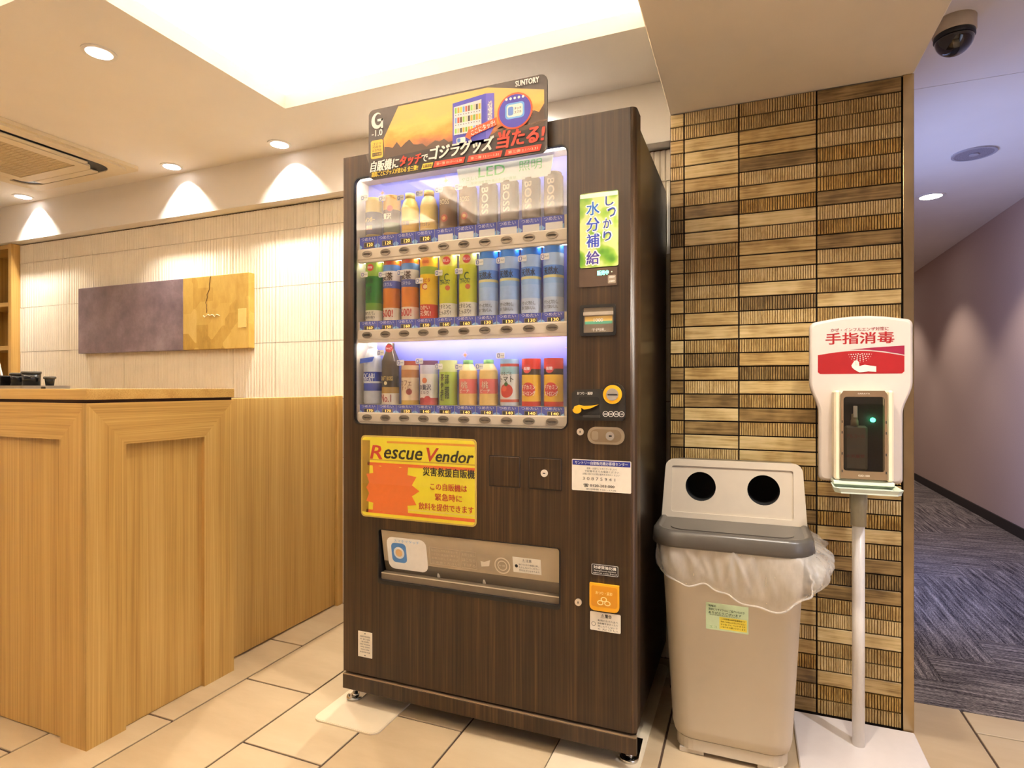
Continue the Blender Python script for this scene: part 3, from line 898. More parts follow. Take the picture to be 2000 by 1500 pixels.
# white tilted card stand behind them
cs = thing('card_stand', (-3.135, 1.52, ZT_), 'white slanted card stand on the counter at the left edge', 'card stand')
MB().plate([(-3.305, ZT_), (-2.960, ZT_), (-2.980, ZT_ + .03), (-3.030, ZT_ + .155), (-3.305, ZT_ + .155)], 'y', 1.515, 1.521, P('white_card', (242, 238, 232), .4)).build('card_panel', cs)
MB().cbox(-3.305, -2.965, 1.50, 1.56, ZT_, ZT_ + .006, .001, P('white_card', (242, 238, 232), .4)).build('card_foot', cs)

# ================================================================== VENDING MACHINE
X0, MW, FY = -1.257, 0.976, 1.606
vm = thing('vending_machine', (X0 + MW / 2, 1.95, 0), 'dark walnut drinks vending machine with a lit display window', 'vending machine')
WD = walnut('z')
darkside = P('dark_side_panel', (38, 27, 18), 0.28, var=0.1, vscale=6, spec=0.5)
dark = P('dark_gap', (22, 15, 10), 0.6)
U = lambda u: X0 + u
# cabinet behind the door
MB().cbox(U(.006), U(MW - .008), 1.69, 2.30, .085, 1.815, .004, darkside).build('cabinet', vm)
MB().plate([(U(.012), .125), (U(MW - .016), .125), (U(MW - .016), 1.80), (U(.012), 1.80)], 'y', 1.672, 1.690, dark, holes=[[(U(.036), .40), (U(.036), 1.775), (U(.80), 1.775), (U(.80), .40)]]).build('door_gasket', vm)
# door: front plate with openings, rounded right edge, rims
WIN = (0.044, 0.779, 0.941, 1.754)
OUT = (0.141, 0.756, 0.433, 0.597)
R_ = .016
outer = [(U(0), .112), (U(MW - R_), .112), (U(MW - R_), 1.83), (U(0), 1.83)]
win_loop = rrect(U(WIN[0]), U(WIN[1]), WIN[2], WIN[3], .022, 6)
out_loop = rrect(U(OUT[0]), U(OUT[1]), OUT[2], OUT[3], .008, 3)
dm = MB().plate(outer, 'y', FY, FY + .012, WD, holes=[win_loop, out_loop], side=dark)
arc = [(U(MW - R_) + R_ * math.sin(a), FY + R_ - R_ * math.cos(a)) for a in [PI / 2 * i / 6 for i in range(7)]]
dm.add([(x, y, z) for z in (.112, 1.83) for x, y in arc], [(i, i + 1, 7 + i + 1, 7 + i) for i in range(6)], WD, True)
dm.box(U(MW - .003), U(MW), FY + R_, 1.672, .112, 1.83, WD)
dm.box(U(0), U(.003), FY + .012, 1.672, .112, 1.83, WD)
dm.box(U(.003), U(MW - .003), FY + .012, 1.672, 1.818, 1.8295, WD).box(U(.003), U(MW - .003), FY + .012, 1.672, .112, .124, WD)
dm.add([(x, y, 1.83) for x, y in arc] + [(U(MW), 1.672, 1.83), (U(0), 1.672, 1.83), (U(0), FY, 1.83)], [tuple(range(10))], WD)
door = dm.build('door', vm)
# window surround (black seal) and recessed interior
seal = MB().plate(rrect(U(WIN[0] - .004), U(WIN[1] + .004), WIN[2] - .004, WIN[3] + .004, .025, 6), 'y', FY - .0015, FY + .001, dark, holes=[rrect(U(WIN[0]), U(WIN[1]), WIN[2], WIN[3], .022, 6)])
seal.build('window_seal', vm)
cream = P('display_lining', (222, 210, 192), 0.5, var=0.02)
IB = 1.686
li = MB()
li.box(U(WIN[0] - .004), U(WIN[0] - .001), FY + .013, IB + .004, .93, 1.765, cream)
li.box(U(WIN[1] + .001), U(WIN[1] + .004), FY + .013, IB + .004, .93, 1.765, cream)
li.box(U(WIN[0] - .004), U(WIN[1] + .004), FY + .013, IB + .004, 1.757, 1.765, cream)
li.box(U(WIN[0] - .004), U(WIN[1] + .004), FY + .013, IB + .004, .927, .934, cream)
li.build('display_lining', vm)
backp = [(1.522, 1.757), (1.25, 1.490), (.975, 1.222)]
for k, (z0, z1) in enumerate(backp):
    MB().box(U(WIN[0] - .001), U(WIN[1] + .001), IB, IB + .003, z0, z1, GRAD('display_backdrop', [(0.0, rgb(214, 224, 250)), (0.3, rgb(140, 158, 240)), (0.62, rgb(112, 126, 236)), (1.0, rgb(136, 138, 222))], 2, 0, 1, .12, 6)).build('backdrop_panel', vm)
star = INK(226, 168, 120)
def starburst(u, z, r):
    mb = MB()
    for a in range(8):
        t = a * PI / 4; rr = r * (1 if a % 2 == 0 else .7)
        mb.add([(U(u) + rr * math.cos(t), IB - .0008, z + rr * math.sin(t)), (U(u) + .12 * r * math.cos(t + PI / 2), IB - .0008, z + .12 * r * math.sin(t + PI / 2)), (U(u) - .12 * r * math.cos(t + PI / 2), IB - .0008, z - .12 * r * math.sin(t + PI / 2))], [(0, 1, 2)], star)
    mb.build('starburst_print', vm)
starburst(.10, 1.725, .014); starburst(.345, 1.735, .018); starburst(.765, 1.18, .018); starburst(.415, 1.165, .014); starburst(.70, 1.742, .012)
# lamp tubes inside the display: slim strips beside and above the samples
dl = EMIT('display_led', (1.0, .95, .88), 16.0)
MB().box(U(WIN[0] + .01), U(WIN[1] - .01), FY + .016, FY + .026, 1.7535, 1.7565, dl).build('display_lamp', vm)
for zq in (1.4785, 1.2115): MB().box(U(WIN[0] + .01), U(WIN[1] - .01), FY + .0305, FY + .040, zq, zq + .004, dl).build('display_lamp', vm)
# window pane
MB().plate(rrect(U(WIN[0] + .0005), U(WIN[1] - .0005), WIN[2] + .0005, WIN[3] - .0005, .0215, 6), 'y', FY + .004, FY + .007, GLASS('display_pane', (0.98, 0.98, 0.98), 1.8)).build('window_pane', vm)

# shelves: rail, ten buttons and ten price cards each
railm = P('rail_plastic', (236, 222, 200), 0.4, var=0.02)
btn = P('button_metal', (168, 156, 140), 0.3, 0.8, var=0.1, vscale=300)
btnd = P('button_slot', (84, 72, 60), 0.4, 0.4)
blue = INK(58, 74, 178); cyan = INK(150, 200, 236); wht = INK(244, 240, 232); blackp = INK(26, 24, 24)
amber = EMIT('price_digits', (1.0, 0.55, 0.12), 1.2)
prices = [['120', '120', '120', '120', '', '', '', '', '', ''], ['160', '150', '160', '150', '160', '160', '130', '130', '130', '130'], ['170', '170', '150', '140', '140', '140', '140', '140', '140', '140']]
price_mesh = {}
def price_card(p):
    """blue card marked つめたい with a small lit price window; origin at bottom centre"""
    if p in price_mesh: return price_mesh[p]
    mb = MB().box(-.0345, .0345, 0, .002, 0, .040, blue)
    mb.poly([(-.0345, 0), (-.030, 0), (-.024, .008), (-.0345, .016)], -.0003, cyan).poly([(.0345, 0), (.030, 0), (.024, .008), (.0345, .016)], -.0003, cyan)
    mb.text('つめたい', 0, .0325, .054, .0115, -.0004, wht, .01)
    if p:
        mb.box(-.017, .023, -.0012, 0, .004, .022, INK(150, 132, 104)).quad(-.015, .021, .006, .020, -.0014, blackp)
        mb.text(p, .007, .013, .022, .011, -.0018, amber, .012)
    else:
        mb.box(-.022, .030, -.0012, 0, .001, .021, wht)
    price_mesh[p] = mb.mesh('price_card', (0, 0, 0))
    return price_mesh[p]
bm_ = MB()
bm_.plate(circ(0, 0, .0185, 24, .0105), 'y', -.0035, .0, btn, holes=[circ(0, 0, .0165, 24, .0085)])
bm_.plate(circ(0, 0, .0165, 24, .0085), 'y', -.001, 0, btn)
bm_.add([(-.0155, -.0011, .0), (-.008, -.006, .0018), (.008, -.006, .0018), (.0155, -.0011, 0), (.008, -.0015, -.0032), (0, -.0015, -.002), (-.008, -.0015, -.0032)], [(0, 1, 2, 3), (0, 3, 4, 5, 6)], btnd)
bmesh_btn = bm_.mesh('button', (0, 0, 0))
RAILS = [(1.484, 1.522, 1.562), (1.217, 1.252, 1.2805), (.944, .978, 1.0035)]
for ri, (z0, z1, zb) in enumerate(RAILS):
    rb = MB().cbox(U(WIN[0] + .001), U(WIN[1] - .001), FY + .012, IB, z0, z1, .004, railm)
    rb.box(U(WIN[0] + .001), U(WIN[1] - .001), FY + .020, IB, z1, zb, railm)
    rb.cbox(U(WIN[0] + .004), U(WIN[1] - .004), FY + .014, FY + .03, z0 - .008, z0 + .002, .002, railm)
    rail = rb.build('shelf_rail', vm)
    for i in range(10):
        u = .087 + .07155 * i
        inst('button', bmesh_btn, (U(u), FY + .0115, (z0 + z1) / 2), rail)
        pc = inst('price_card', price_card(prices[ri][i]), (U(u), FY + .0178, zb - .0405 if ri == 0 else z1 - .004), rail)
        if ri: pc.scale = (1, 1, (zb - z1 + .004) / .040)

# ---- right hand column of fittings
def sticker(name, u0, u1, z0, z1, m, r=.003, y=FY, th=.0012, parent=vm):
    return MB().plate(rrect(U(u0), U(u1), z0, z1, r, 3), 'y', y - th, y, m)
Y1 = FY - .0016
# green drinks advert
def bokeh():
    m, nt, b = base_mat('green_bokeh_print')
    v = nt.nodes.new('ShaderNodeTexVoronoi'); v.feature = 'SMOOTH_F1'; v.inputs['Scale'].default_value = 26
    nt.links.new(tex_coord(nt, (1, 1, 1)), v.inputs['Vector'])
    f = noise(nt, tex_coord(nt, (1, 1, 1)), 18, 2)
    a = nt.nodes.new('ShaderNodeMath'); a.operation = 'ADD'
    nt.links.new(v.outputs['Distance'], a.inputs[0]); nt.links.new(f, a.inputs[1])
    nt.links.new(ramp(nt, a.outputs[0], [(0.5, rgb(44, 100, 34)), (0.72, rgb(100, 156, 44)), (0.9, rgb(160, 192, 76)), (1.0, rgb(206, 216, 140))]), b.inputs['Base Color'])
    b.inputs['Roughness'].default_value = .3
    return m
ad = sticker('x', .818, .927, 1.397, 1.606, bokeh(), .005, FY, .004)
ad.quad(U(.819), U(.926), 1.592, 1.604, FY - .0043, INK(248, 244, 232))
for k, (ch, zc) in enumerate(zip('水分補給', (1.562, 1.517, 1.472, 1.424))):
    ad.text(ch, U(.856), zc, .040, .040, FY - .0045, INK(248, 246, 238), .075)
    ad.text(ch, U(.856), zc, .036, .037, FY - .005, [INK(28, 104, 190), INK(32, 70, 176), INK(36, 60, 176), INK(62, 48, 140)][k], .02)
for ch, zc, uu in zip('しっかり', (1.578, 1.546, 1.516, 1.481), (.903, .909, .897, .897)):
    ad.text(ch, U(uu), zc, .026, .030, FY - .0045, INK(248, 246, 238), .075)
    ad.text(ch, U(uu), zc, .022, .026, FY - .005, INK(34, 62, 150), .02)
ad.build('drink_advert', vm)
# sales status window with lit lettering
st = MB().plate(rrect(U(.816), U(.924), 1.343, 1.394, .003, 3), 'y', FY - .003, FY, P('status_window', (92, 74, 62), .15, coat=.6))
st.text('販売中', U(.884), 1.380, .032, .013, FY - .0034, EMIT('green_led_text', (.15, 1.0, .62), 2.5), .03)
st.cyl((U(.909), 1.381), 'y', .002, FY - .0045, FY - .003, INK(210, 220, 190), 10)
st.plate(rrect(U(.898), U(.920), 1.349, 1.372, .002, 2), 'y', FY - .0034, FY - .003, INK(150, 132, 112))
st.text('通電中', U(.909), 1.3665, .016, .006, FY - .0037, wht, 0.01).text('点検中', U(.909), 1.355, .016, .006, FY - .0037, wht, 0.01)
st.build('status_panel', vm)
# banknote slot
bn = MB().plate(rrect(U(.818), U(.920), 1.205, 1.292, .006, 4), 'y', FY - .006, FY, blk, holes=[rrect(U(.828), U(.914), 1.214, 1.284, .003, 3)])
bn = bn.build('banknote_slot', vm)
b2 = MB().box(U(.828), U(.914), FY - .0012, FY - .0002, 1.214, 1.284, P('slot_steel', (150, 138, 124), .3, .8))
b2.cbox(U(.828), U(.914), FY - .0065, FY - .001, 1.262, 1.272, .001, P('slot_lip', (196, 186, 172), .35, .6))
b2.quad(U(.832), U(.910), 1.246, 1.260, FY - .0015, INK(226, 190, 110)).quad(U(.832), U(.910), 1.238, 1.246, FY - .0016, INK(90, 160, 130))
b2.text('1000', U(.871), 1.249, .026, .010, FY - .0020, wht, .02)
b2.text('千円札', U(.871), 1.222, .040, .009, FY - .0020, wht, .01)
b2.build('slot_guide', bn)
# coin panel
cpan = MB().plate([(p[0], p[1]) for p in [(U(.796), .980), (U(.806), .968), (U(.938), .968), (U(.947), .976), (U(.947), 1.045)] + [(U(.915) + .032 * math.cos(a), 1.043 + .030 * math.sin(a)) for a in [PI * i / 8 for i in range(0, 8)]] + [(U(.880), 1.056), (U(.808), 1.054), (U(.796), 1.044)]], 'y', FY - .010, FY, P('coin_panel_black', (40, 36, 33), .38))
cpan.text('おつり・返却', U(.834), 1.044, .044, .0085, FY - .0104, wht, .015)
for k in range(4):
    cpan.plate(circ(U(.893 + .0148 * k), .987, .0078, 18), 'y', FY - .0106, FY - .010, wht, holes=[circ(U(.893 + .0148 * k), .987, .0066, 18)])
    cpan.text(('500', '100', '50', '10')[k], U(.893 + .0148 * k), .987, .0095, .0045, FY - .0104, wht, .01)
cpan = cpan.build('coin_panel', vm)
cp2 = MB().cyl((U(.913), 1.041), 'y', .026, FY - .015, FY - .010, P('coin_ring_amber', (240, 176, 30), .35), 28)
cp2.cyl((U(.913), 1.041), 'y', .017, FY - .0165, FY - .0148, P('coin_slot_steel', (206, 200, 190), .25, .7), 24)
cp2.box(U(.900), U(.927), FY - .0172, FY - .016, 1.0385, 1.0425, blackp)
cp2.build('coin_slot', cpan)
rec = MB().plate(rrect(U(.817), U(.876), .980, 1.034, .008, 4), 'y', FY - .0104, FY - .0099, INK(16, 14, 13))
rec.plate(rrect(U(.829), U(.878), .976, .983, .003, 2), 'y', FY - .013, FY - .010, P('lever_rest', (60, 56, 52), .3))
rec.build('lever_recess', cpan)
lv = MB().plate([(U(.802), .997)] + [(U(.813) + .0125 * math.cos(a), .9985 + .0115 * math.sin(a)) for a in [PI + PI * 1.4 * i / 10 for i in range(11)]] + [(U(.834), .9985), (U(.850), 1.0015), (U(.875), 1.013), (U(.852), 1.0095), (U(.832), 1.0085), (U(.818), 1.0115), (U(.806), 1.007)], 'y', FY - .018, FY - .011, P('lever_amber', (240, 180, 28), .35))
lv.build('return_lever', cpan)
# lock plate, small locks
nick = P('nickel', (190, 178, 158), .3, .9, var=.06)
lp = MB().plate(rrect(U(.840), U(.944), .902, .950, .023, 8), 'y', FY - .004, FY, nick)
lp.plate(rrect(U(.848), U(.936), .908, .944, .018, 8), 'y', FY - .0055, FY - .004, P('nickel_inset', (168, 152, 130), .35, .9), holes=[circ(U(.905), .926, .013, 20)])
lp = lp.build('lock_plate', vm)
MB().cyl((U(.905), .926), 'y', .012, FY - .009, FY - .003, chrome, 22).box(U(.902), U(.910), FY - .0095, FY - .0088, .924, .928, blackp).build('key_barrel', lp)
MB().plate(rrect(U(.853), U(.871), .914, .938, .005, 3), 'y', FY - .007, FY - .0052, nick).build('latch_cover', lp)
for u, z in ((.819, .935), (.813, .452)):
    MB().cyl((U(u), z), 'y', .0098, FY - .005, FY, P('lock_face', (214, 202, 184), .35, .6), 22).box(U(u) - .0012, U(u) + .0012, FY - .0056, FY - .005, z - .003, z + .003, blackp).build('small_lock', vm)
# service notice (code square left out)
nt_ = sticker('n', .794, .962, .769, .857, INK(240, 230, 212))
nt_.quad(U(.796), U(.960), .841, .855, Y1, INK(44, 52, 142))
nt_.text('サントリー自動販売機お客様センター', U(.878), .848, .150, .0095, Y1 - .0003, wht, .01)
ink = INK(60, 54, 48)
nt_.text('故障・お困りごとがございましたら', U(.880), .833, .085, .006, Y1, ink, 0).text('下記番号までお電話ください', U(.880), .825, .098, .006, Y1, ink, 0)
nt_.text('お問い合わせの際は番号をお伝えください', U(.878), .817, .105, .0055, Y1, ink, 0)
nt_.text('3 0 8 7 5 9 4 1', U(.872), .804, .092, .0085, Y1, ink, .004)
nt_.text('☎ 0120-203-000', U(.872), .785, .088, .010, Y1, ink, .02).text('受付時間 9:00〜17:00', U(.878), .7745, .085, .0048, Y1, ink, 0)
nt_.build('service_notice', vm)
# two square hatches
for u0, u1 in ((.538, .634), (.665, .762)):
    h = MB().plate(rrect(U(u0 - .003), U(u1 + .003), .763, .857, .004, 3), 'y', FY - .0008, FY, dark)
    h.cbox(U(u0), U(u1), FY - .0025, FY - .0004, .766, .854, .001, WD)
    h = h.build('hatch', vm)
    if u0 > .6:
        MB().cyl((U(.712), .812), 'y', .0105, FY - .006, FY - .002, P('lock_white', (232, 226, 214), .3, .3), 22).box(U(.708), U(.716), FY - .0066, FY - .006, .8105, .8135, blackp).build('hatch_lock', h)
# framed poster
yel = INK(255, 236, 56); org_ = INK(240, 112, 50); red = INK(206, 62, 40); olive = INK(58, 48, 28)
po = MB().plate(rrect(U(.074), U(.494), .636, .903, .014, 5), 'y', FY - .004, FY, P('poster_frame', (214, 184, 96), .25))
py = FY - .0044
def pu(s): return U(.074 + .42 * s)
def pz(t): return .636 + .267 * t
po.plate(rrect(pu(.012), pu(.988), pz(.018), pz(.982), .012, 5), 'y', py, py, yel) if False else po.poly(rrect(pu(.012), pu(.99), pz(.018), pz(.982), .012, 5), py, yel)
po.poly([(pu(.012), pz(.06)), (pu(.07), pz(.06)), (pu(.085), pz(.94)), (pu(.012), pz(.94))], py - .0003, INK(178, 140, 40))
po.quad(pu(.24), pu(.99), pz(.915), pz(.94), py - .0003, INK(240, 160, 50))
po.quad(pu(.08), pu(.99), pz(.70), pz(.712), py - .0003, INK(214, 176, 60)).quad(pu(.06), pu(.99), pz(.635), pz(.672), py - .0003, org_)
po.quad(pu(.05), pu(.99), pz(.055), pz(.092), py - .0003, org_).quad(pu(.40), pu(.99), pz(.12), pz(.135), py - .0003, INK(252, 232, 120))
burst = []
cx_, cz_ = pu(.27), pz(.36)
for i in range(28):
    a = 2 * PI * i / 28; r = (.128 if i % 2 == 0 else .098)
    burst.append((max(pu(.05), cx_ + r * math.cos(a) * .85), min(pz(.66), max(pz(.06), cz_ + r * math.sin(a) * .80))))
po.poly(burst, py - .0006, INK(240, 122, 52))
po.text('R', pu(.155), pz(.80), .046, .044, py - .0008, red, .03, .25).text('escue', pu(.385), pz(.785), .142, .030, py - .0008, olive, .035, .25)
po.text('V', pu(.63), pz(.80), .042, .042, py - .0008, red, .03, .25).text('endor', pu(.825), pz(.790), .128, .036, py - .0008, olive, .035, .25)
po.text('災害救援自販機', pu(.775), pz(.60), .180, .027, py - .0009, INK(48, 38, 24), .025)
po.text('この自販機は', pu(.775), pz(.43), .128, .022, py - .0009, red, .02).text('緊急時に', pu(.775), pz(.31), .094, .022, py - .0009, red, .02)
po.text('飲料を提供できます', pu(.752), pz(.19), .192, .022, py - .0009, red, .02)
po = po.build('poster_panel', vm)
po['label'] = 'yellow rescue vendor poster behind clear cover'
MB().plate(rrect(pu(.004), pu(.996), pz(.006), pz(.994), .013, 5), 'y', FY - .0075, FY - .0062, GLASS('poster_cover', (.98, .98, .96))).build('clear_cover', po)

# take-out port
ob = MB()
ob.box(U(OUT[0] - .004), U(OUT[1] + .004), FY + .080, FY + .084, OUT[2] - .02, OUT[3] + .01, P('port_back', (66, 56, 46), .6))
ob.box(U(OUT[0] - .006), U(OUT[0] - .001), FY + .012, FY + .08, OUT[2] - .02, OUT[3] + .01, blk).box(U(OUT[1] + .001), U(OUT[1] + .006), FY + .012, FY + .08, OUT[2] - .02, OUT[3] + .01, blk)
ob.box(U(OUT[0] - .004), U(OUT[1] + .004), FY + .012, FY + .08, OUT[2] - .02, OUT[2] - .002, blk)
ob.box(U(OUT[0] - .004), U(OUT[1] + .004), FY + .012, FY + .08, OUT[3] + .001, OUT[3] + .01, blk)
port = ob.build('takeout_port', vm)
fr = MB().plate(rrect(U(OUT[0] - .004), U(OUT[1] + .004), OUT[2] - .012, OUT[3] + .002, .01, 4), 'y', FY - .002, FY + .002, blk, holes=[rrect(U(OUT[0]), U(OUT[1]), OUT[2], OUT[3], .008, 3)])
fr.build('port_frame', port)
smoke = P('smoky_flap', (176, 158, 130), .22, var=.05, vscale=8, coat=.5)
fl = MB()
za, zb_, zc = OUT[3] - .002, OUT[2] + .058, OUT[2] + .006
fl.add([(U(OUT[0] + .006), FY + .004, za), (U(OUT[1] - .002), FY + .004, za), (U(OUT[1] - .002), FY + .022, zb_), (U(OUT[0] + .006), FY + .022, zb_),
        (U(OUT[0] + .006), FY + .008, za), (U(OUT[1] - .002), FY + .008, za), (U(OUT[1] - .002), FY + .027, zb_), (U(OUT[0] + .006), FY + .027, zb_)],
       [(0, 1, 2, 3), (7, 6, 5, 4), (0, 4, 5, 1), (1, 5, 6, 2), (2, 6, 7, 3), (3, 7, 4, 0)], smoke)
flap = fl.build('flap', port)
lw_ = MB().add([(U(OUT[0] + .006), FY + .022, zb_), (U(OUT[1] - .002), FY + .022, zb_), (U(OUT[1] - .002), FY + .034, OUT[2] + .016), (U(OUT[0] + .006), FY + .034, OUT[2] + .016),
        (U(OUT[0] + .006), FY + .027, zb_), (U(OUT[1] - .002), FY + .027, zb_), (U(OUT[1] - .002), FY + .039, OUT[2] + .016), (U(OUT[0] + .006), FY + .039, OUT[2] + .016)],
       [(0, 1, 2, 3), (7, 6, 5, 4), (0, 4, 5, 1), (1, 5, 6, 2), (2, 6, 7, 3), (3, 7, 4, 0)], P('dark_smoky_flap', (92, 78, 60), .18, var=.1, vscale=6, coat=.6))
lw_.build('flap_lower', port)
lowlip = MB().box(U(OUT[0] + .003), U(OUT[1] - .002), FY + .010, FY + .034, OUT[2], OUT[2] + .022, P('flap_lip', (116, 100, 80), .3, coat=.4))
lowlip.box(U(OUT[0] + .003), U(OUT[1] - .002), FY + .009, FY + .0105, OUT[2] + .019, OUT[2] + .022, P('lip_edge', (206, 192, 168), .3))
lowlip.cyl((U(.345), FY + .034), 'z', .006, OUT[2] + .022, OUT[2] + .036, P('lip_edge', (206, 192, 168), .3), 12).cyl((U(.505), FY + .034), 'z', .006, OUT[2] + .022, OUT[2] + .036, P('lip_edge', (206, 192, 168), .3), 12)
lowlip.build('port_lip', port)
def flapy(z): return FY + .004 + .018 * (za - z) / (za - zb_) - .0008
def flap_print(name, u0, u1, z0, z1, m, r, extra=None):
    mb = MB()
    pts = rrect(U(u0), U(u1), z0, z1, r, 4)
    tris = tessellate_polygon([[Vector((p[0], p[1], 0)) for p in pts]])
    mb.add([(p[0], flapy(p[1]), p[1]) for p in pts], [tuple(t) for t in tris], m)
    if extra: extra(mb)
    # tilt everything added by extra onto the flap
    mb.v = [(x, flapy(z) - (FY - y if y < FY else 0), z) for x, y, z in mb.v]
    return mb.build(name, port)
def app(mb):
    mb.poly(rrect(U(.180), U(.236), .490, .556, .014, 4), FY - .0004, INK(84, 140, 206))
    mb.poly(circ(U(.208), .523, .020, 24), FY - .0008, INK(240, 240, 240)); mb.poly(circ(U(.208), .523, .013, 20), FY - .0012, INK(232, 190, 130))
    mb.text('スマホでタッチ', U(.240), .564, .095, .009, FY - .0006, INK(150, 190, 226), .01)
flap_print('app_sticker', .164, .312, .467, .575, INK(246, 242, 234), .022, app)
gph = INK(216, 200, 172)
def lines(u0, u1, z0, z1, txts):
    def f(mb):
        for i, s in enumerate(txts):
            z = z1 - (i + .7) * (z1 - z0) / (len(txts) + .3)
            mb.text(s, U((u0 + u1) / 2), z, (u1 - u0) * .86, (z1 - z0) / (len(txts) + 1) * .7, FY - .0005, gph, 0)
        for a, b, c_, d_ in ((u0, u1, z0, z0 + .001), (u0, u1, z1 - .001, z1), (u0, u0 + .001, z0, z1), (u1 - .001, u1, z0, z1)):
            mb.quad(U(a), U(b), c_, d_, FY - .0005, gph)
    return f
dimflap = P('flap_print_ground', (166, 148, 120), .3, coat=.4)
flap_print('flap_notice', .322, .430, .500, .556, dimflap, .002, lines(.322, .430, .500, .556, ['取出口に手を入れないで', 'ください 商品は一本ずつ', 'お取り出しください', 'ご注意ください']))
flap_print('flap_notice', .434, .486, .500, .556, dimflap, .002, lines(.434, .486, .500, .556, ['お取り出し', 'はこちら', '下げる']))
def hand(mb):
    mb.poly([(U(.502), .512), (U(.528), .516), (U(.533), .536), (U(.512), .528), (U(.500), .530)], FY - .0006, INK(232, 222, 202))
flap_print('flap_notice', .490, .540, .502, .552, dimflap, .002, hand)
def seal_(mb):
    mb.plate(circ(U(.572), .523, .026, 28), 'y', FY - .0006, None, INK(224, 210, 184), holes=[circ(U(.572), .523, .022, 28)])
    mb.plate(circ(U(.572), .523, .016, 24), 'y', FY - .0006, None, INK(224, 210, 184), holes=[circ(U(.572), .523, .013, 24)])
    mb.text('統一美化', U(.572), .523, .020, .006, FY - .0006, INK(224, 210, 184), .01)
flap_print('flap_emblem', .545, .599, .496, .550, dimflap, .026, seal_)
def warn_(mb):
    mb.text('⚠注意', U(.652), .547, .030, .010, FY - .0005, ink, .01)
    for i, s in enumerate(('強く引いたり無理に押し', 'たりしないでください', '手をはさむおそれあり')): mb.text(s, U(.658), .534 - .009 * i, .064, .0058, FY - .0005, ink, 0)
    mb.poly(circ(U(.618), .528, .005, 14), FY - .0005, blackp)
flap_print('warning_sticker', .607, .696, .508, .556, INK(240, 232, 214), .001, warn_)
# small black plate, coin return, warning sticker, rating plate
bs = sticker('b', .850, .928, .535, .567, INK(40, 32, 26), .004)
bs.plate(rrect(U(.8515), U(.9265), .5365, .5655, .003, 3), 'y', Y1, None, wht, holes=[rrect(U(.8525), U(.9255), .5375, .5645, .003, 3)])
bs.text('対硬貨強化機', U(.889), .5575, .064, .009, Y1 - .0003, wht, .02).text('Strengthened machine', U(.889), .548, .062, .005, Y1 - .0003, wht, .005).text('against coin fraud', U(.889), .5415, .066, .005, Y1 - .0003, wht, .005)
bs.build('black_label', vm)
cr = MB().plate([(U(.847), .513), (U(.847), .452)] + [(U(.861) - .014 * math.cos(a), .452 - .014 * math.sin(a)) for a in (.5, 1.0, 1.5)] + [(U(.916) + .014 * math.sin(a), .452 - .014 * math.cos(a)) for a in (.1, .6, 1.1)] + [(U(.930), .452), (U(.930), .513)], 'y', FY - .008, FY, P('coin_return_amber', (236, 168, 30), .3, coat=.3))
cr.plate(rrect(U(.852), U(.925), .450, .508, .006, 3), 'y', FY - .0088, FY - .008, P('coin_return_door', (214, 142, 22), .3, coat=.4))
cr.text('おつり・返却', U(.888), .489, .046, .009, FY - .0092, INK(250, 220, 150), .02)
for a, b in ((-.010, -.006), (.010, -.006), (0, .004)):
    cr.plate(circ(U(.888 + a), .468 + b, .009, 18, .007), 'y', FY - .0092, None, INK(250, 226, 160), holes=[circ(U(.888 + a), .468 + b, .0062, 18, .0045)])
cr.build('coin_return', vm)
ws = sticker('w', .847, .933, .380, .432, INK(238, 228, 208))
ws.text('⚠警告', U(.893), .4225, .030, .011, Y1, ink, .02)
for i, s in enumerate(('転倒のおそれあり', '自販機をゆすったり', '押したりしないで', 'ください')): ws.text(s, U(.897), .4095 - .008 * i, .056, .0058, Y1, ink, 0)
ws.plate(circ(U(.857), .398, .006, 16), 'y', Y1, None, ink, holes=[circ(U(.857), .398, .005, 16)])
ws.build('warning_sticker', vm)
rp = sticker('r', .060, .115, .170, .254, INK(236, 226, 206), .0008)
for zq in (.176, .248): rp.poly(circ(U(.0875), zq, .0022, 12), Y1, blackp)
for i, s in enumerate(('自動販売機設置届', '第一種圧力容器', '冷媒 定格電圧', '100V 50/60Hz', '消費電力 製造番号', '製造年月 設置者', '取扱責任者')): rp.text(s, U(.0875), .238 - .0085 * i, .040 - .003 * (i % 3), .0048, Y1, ink, 0)
rp.build('rating_plate', vm)
# plinth and feet
pl = MB().cbox(U(-.001), U(MW + .001), FY - .004, FY + .010, .054, .101, .0015, WD)
pl.box(U(0), U(MW), FY - .0035, FY + .012, .101, .1035, P('plinth_edge', (150, 126, 96), .4, .4))
pl.box(U(.002), U(MW - .002), FY + .012, FY + .03, .1035, .112, dark)
pl.build('plinth', vm)
MB().box(U(.02), U(MW - .02), FY + .03, 2.28, .070, .0855, darkside).build('underframe', vm)
for u, y in ((.020, 1.645), (MW - .030, 1.665), (.14, 2.22), (MW - .14, 2.22)):
    f = MB().cyl((U(u), y), 'z', .0075, .012, .088, chrome, 14).cyl((U(u), y), 'z', .014, .014, .022, chrome, 6)
    for q in range(4): f.cyl((U(u), y), 'z', .0083, .030 + q * .011, .034 + q * .011, chrome, 14)
    f = f.build('levelling_foot', vm)
    br = MB().plate([(U(u) + .026 * math.cos(a), y - .004 + .026 * math.sin(a)) for a in [PI + PI * i / 10 for i in range(11)]] + [(U(u) + .022, y + .10), (U(u) - .022, y + .10)], 'z', .0062, .0105, chrome)
    br.tube([(U(u) + .024 * math.cos(a), y - .004 + .024 * math.sin(a), .0125) for a in [PI * 1.0 + PI * i / 12 for i in range(13)]], .004, chrome, 8)
    br.build('foot_bracket', f)
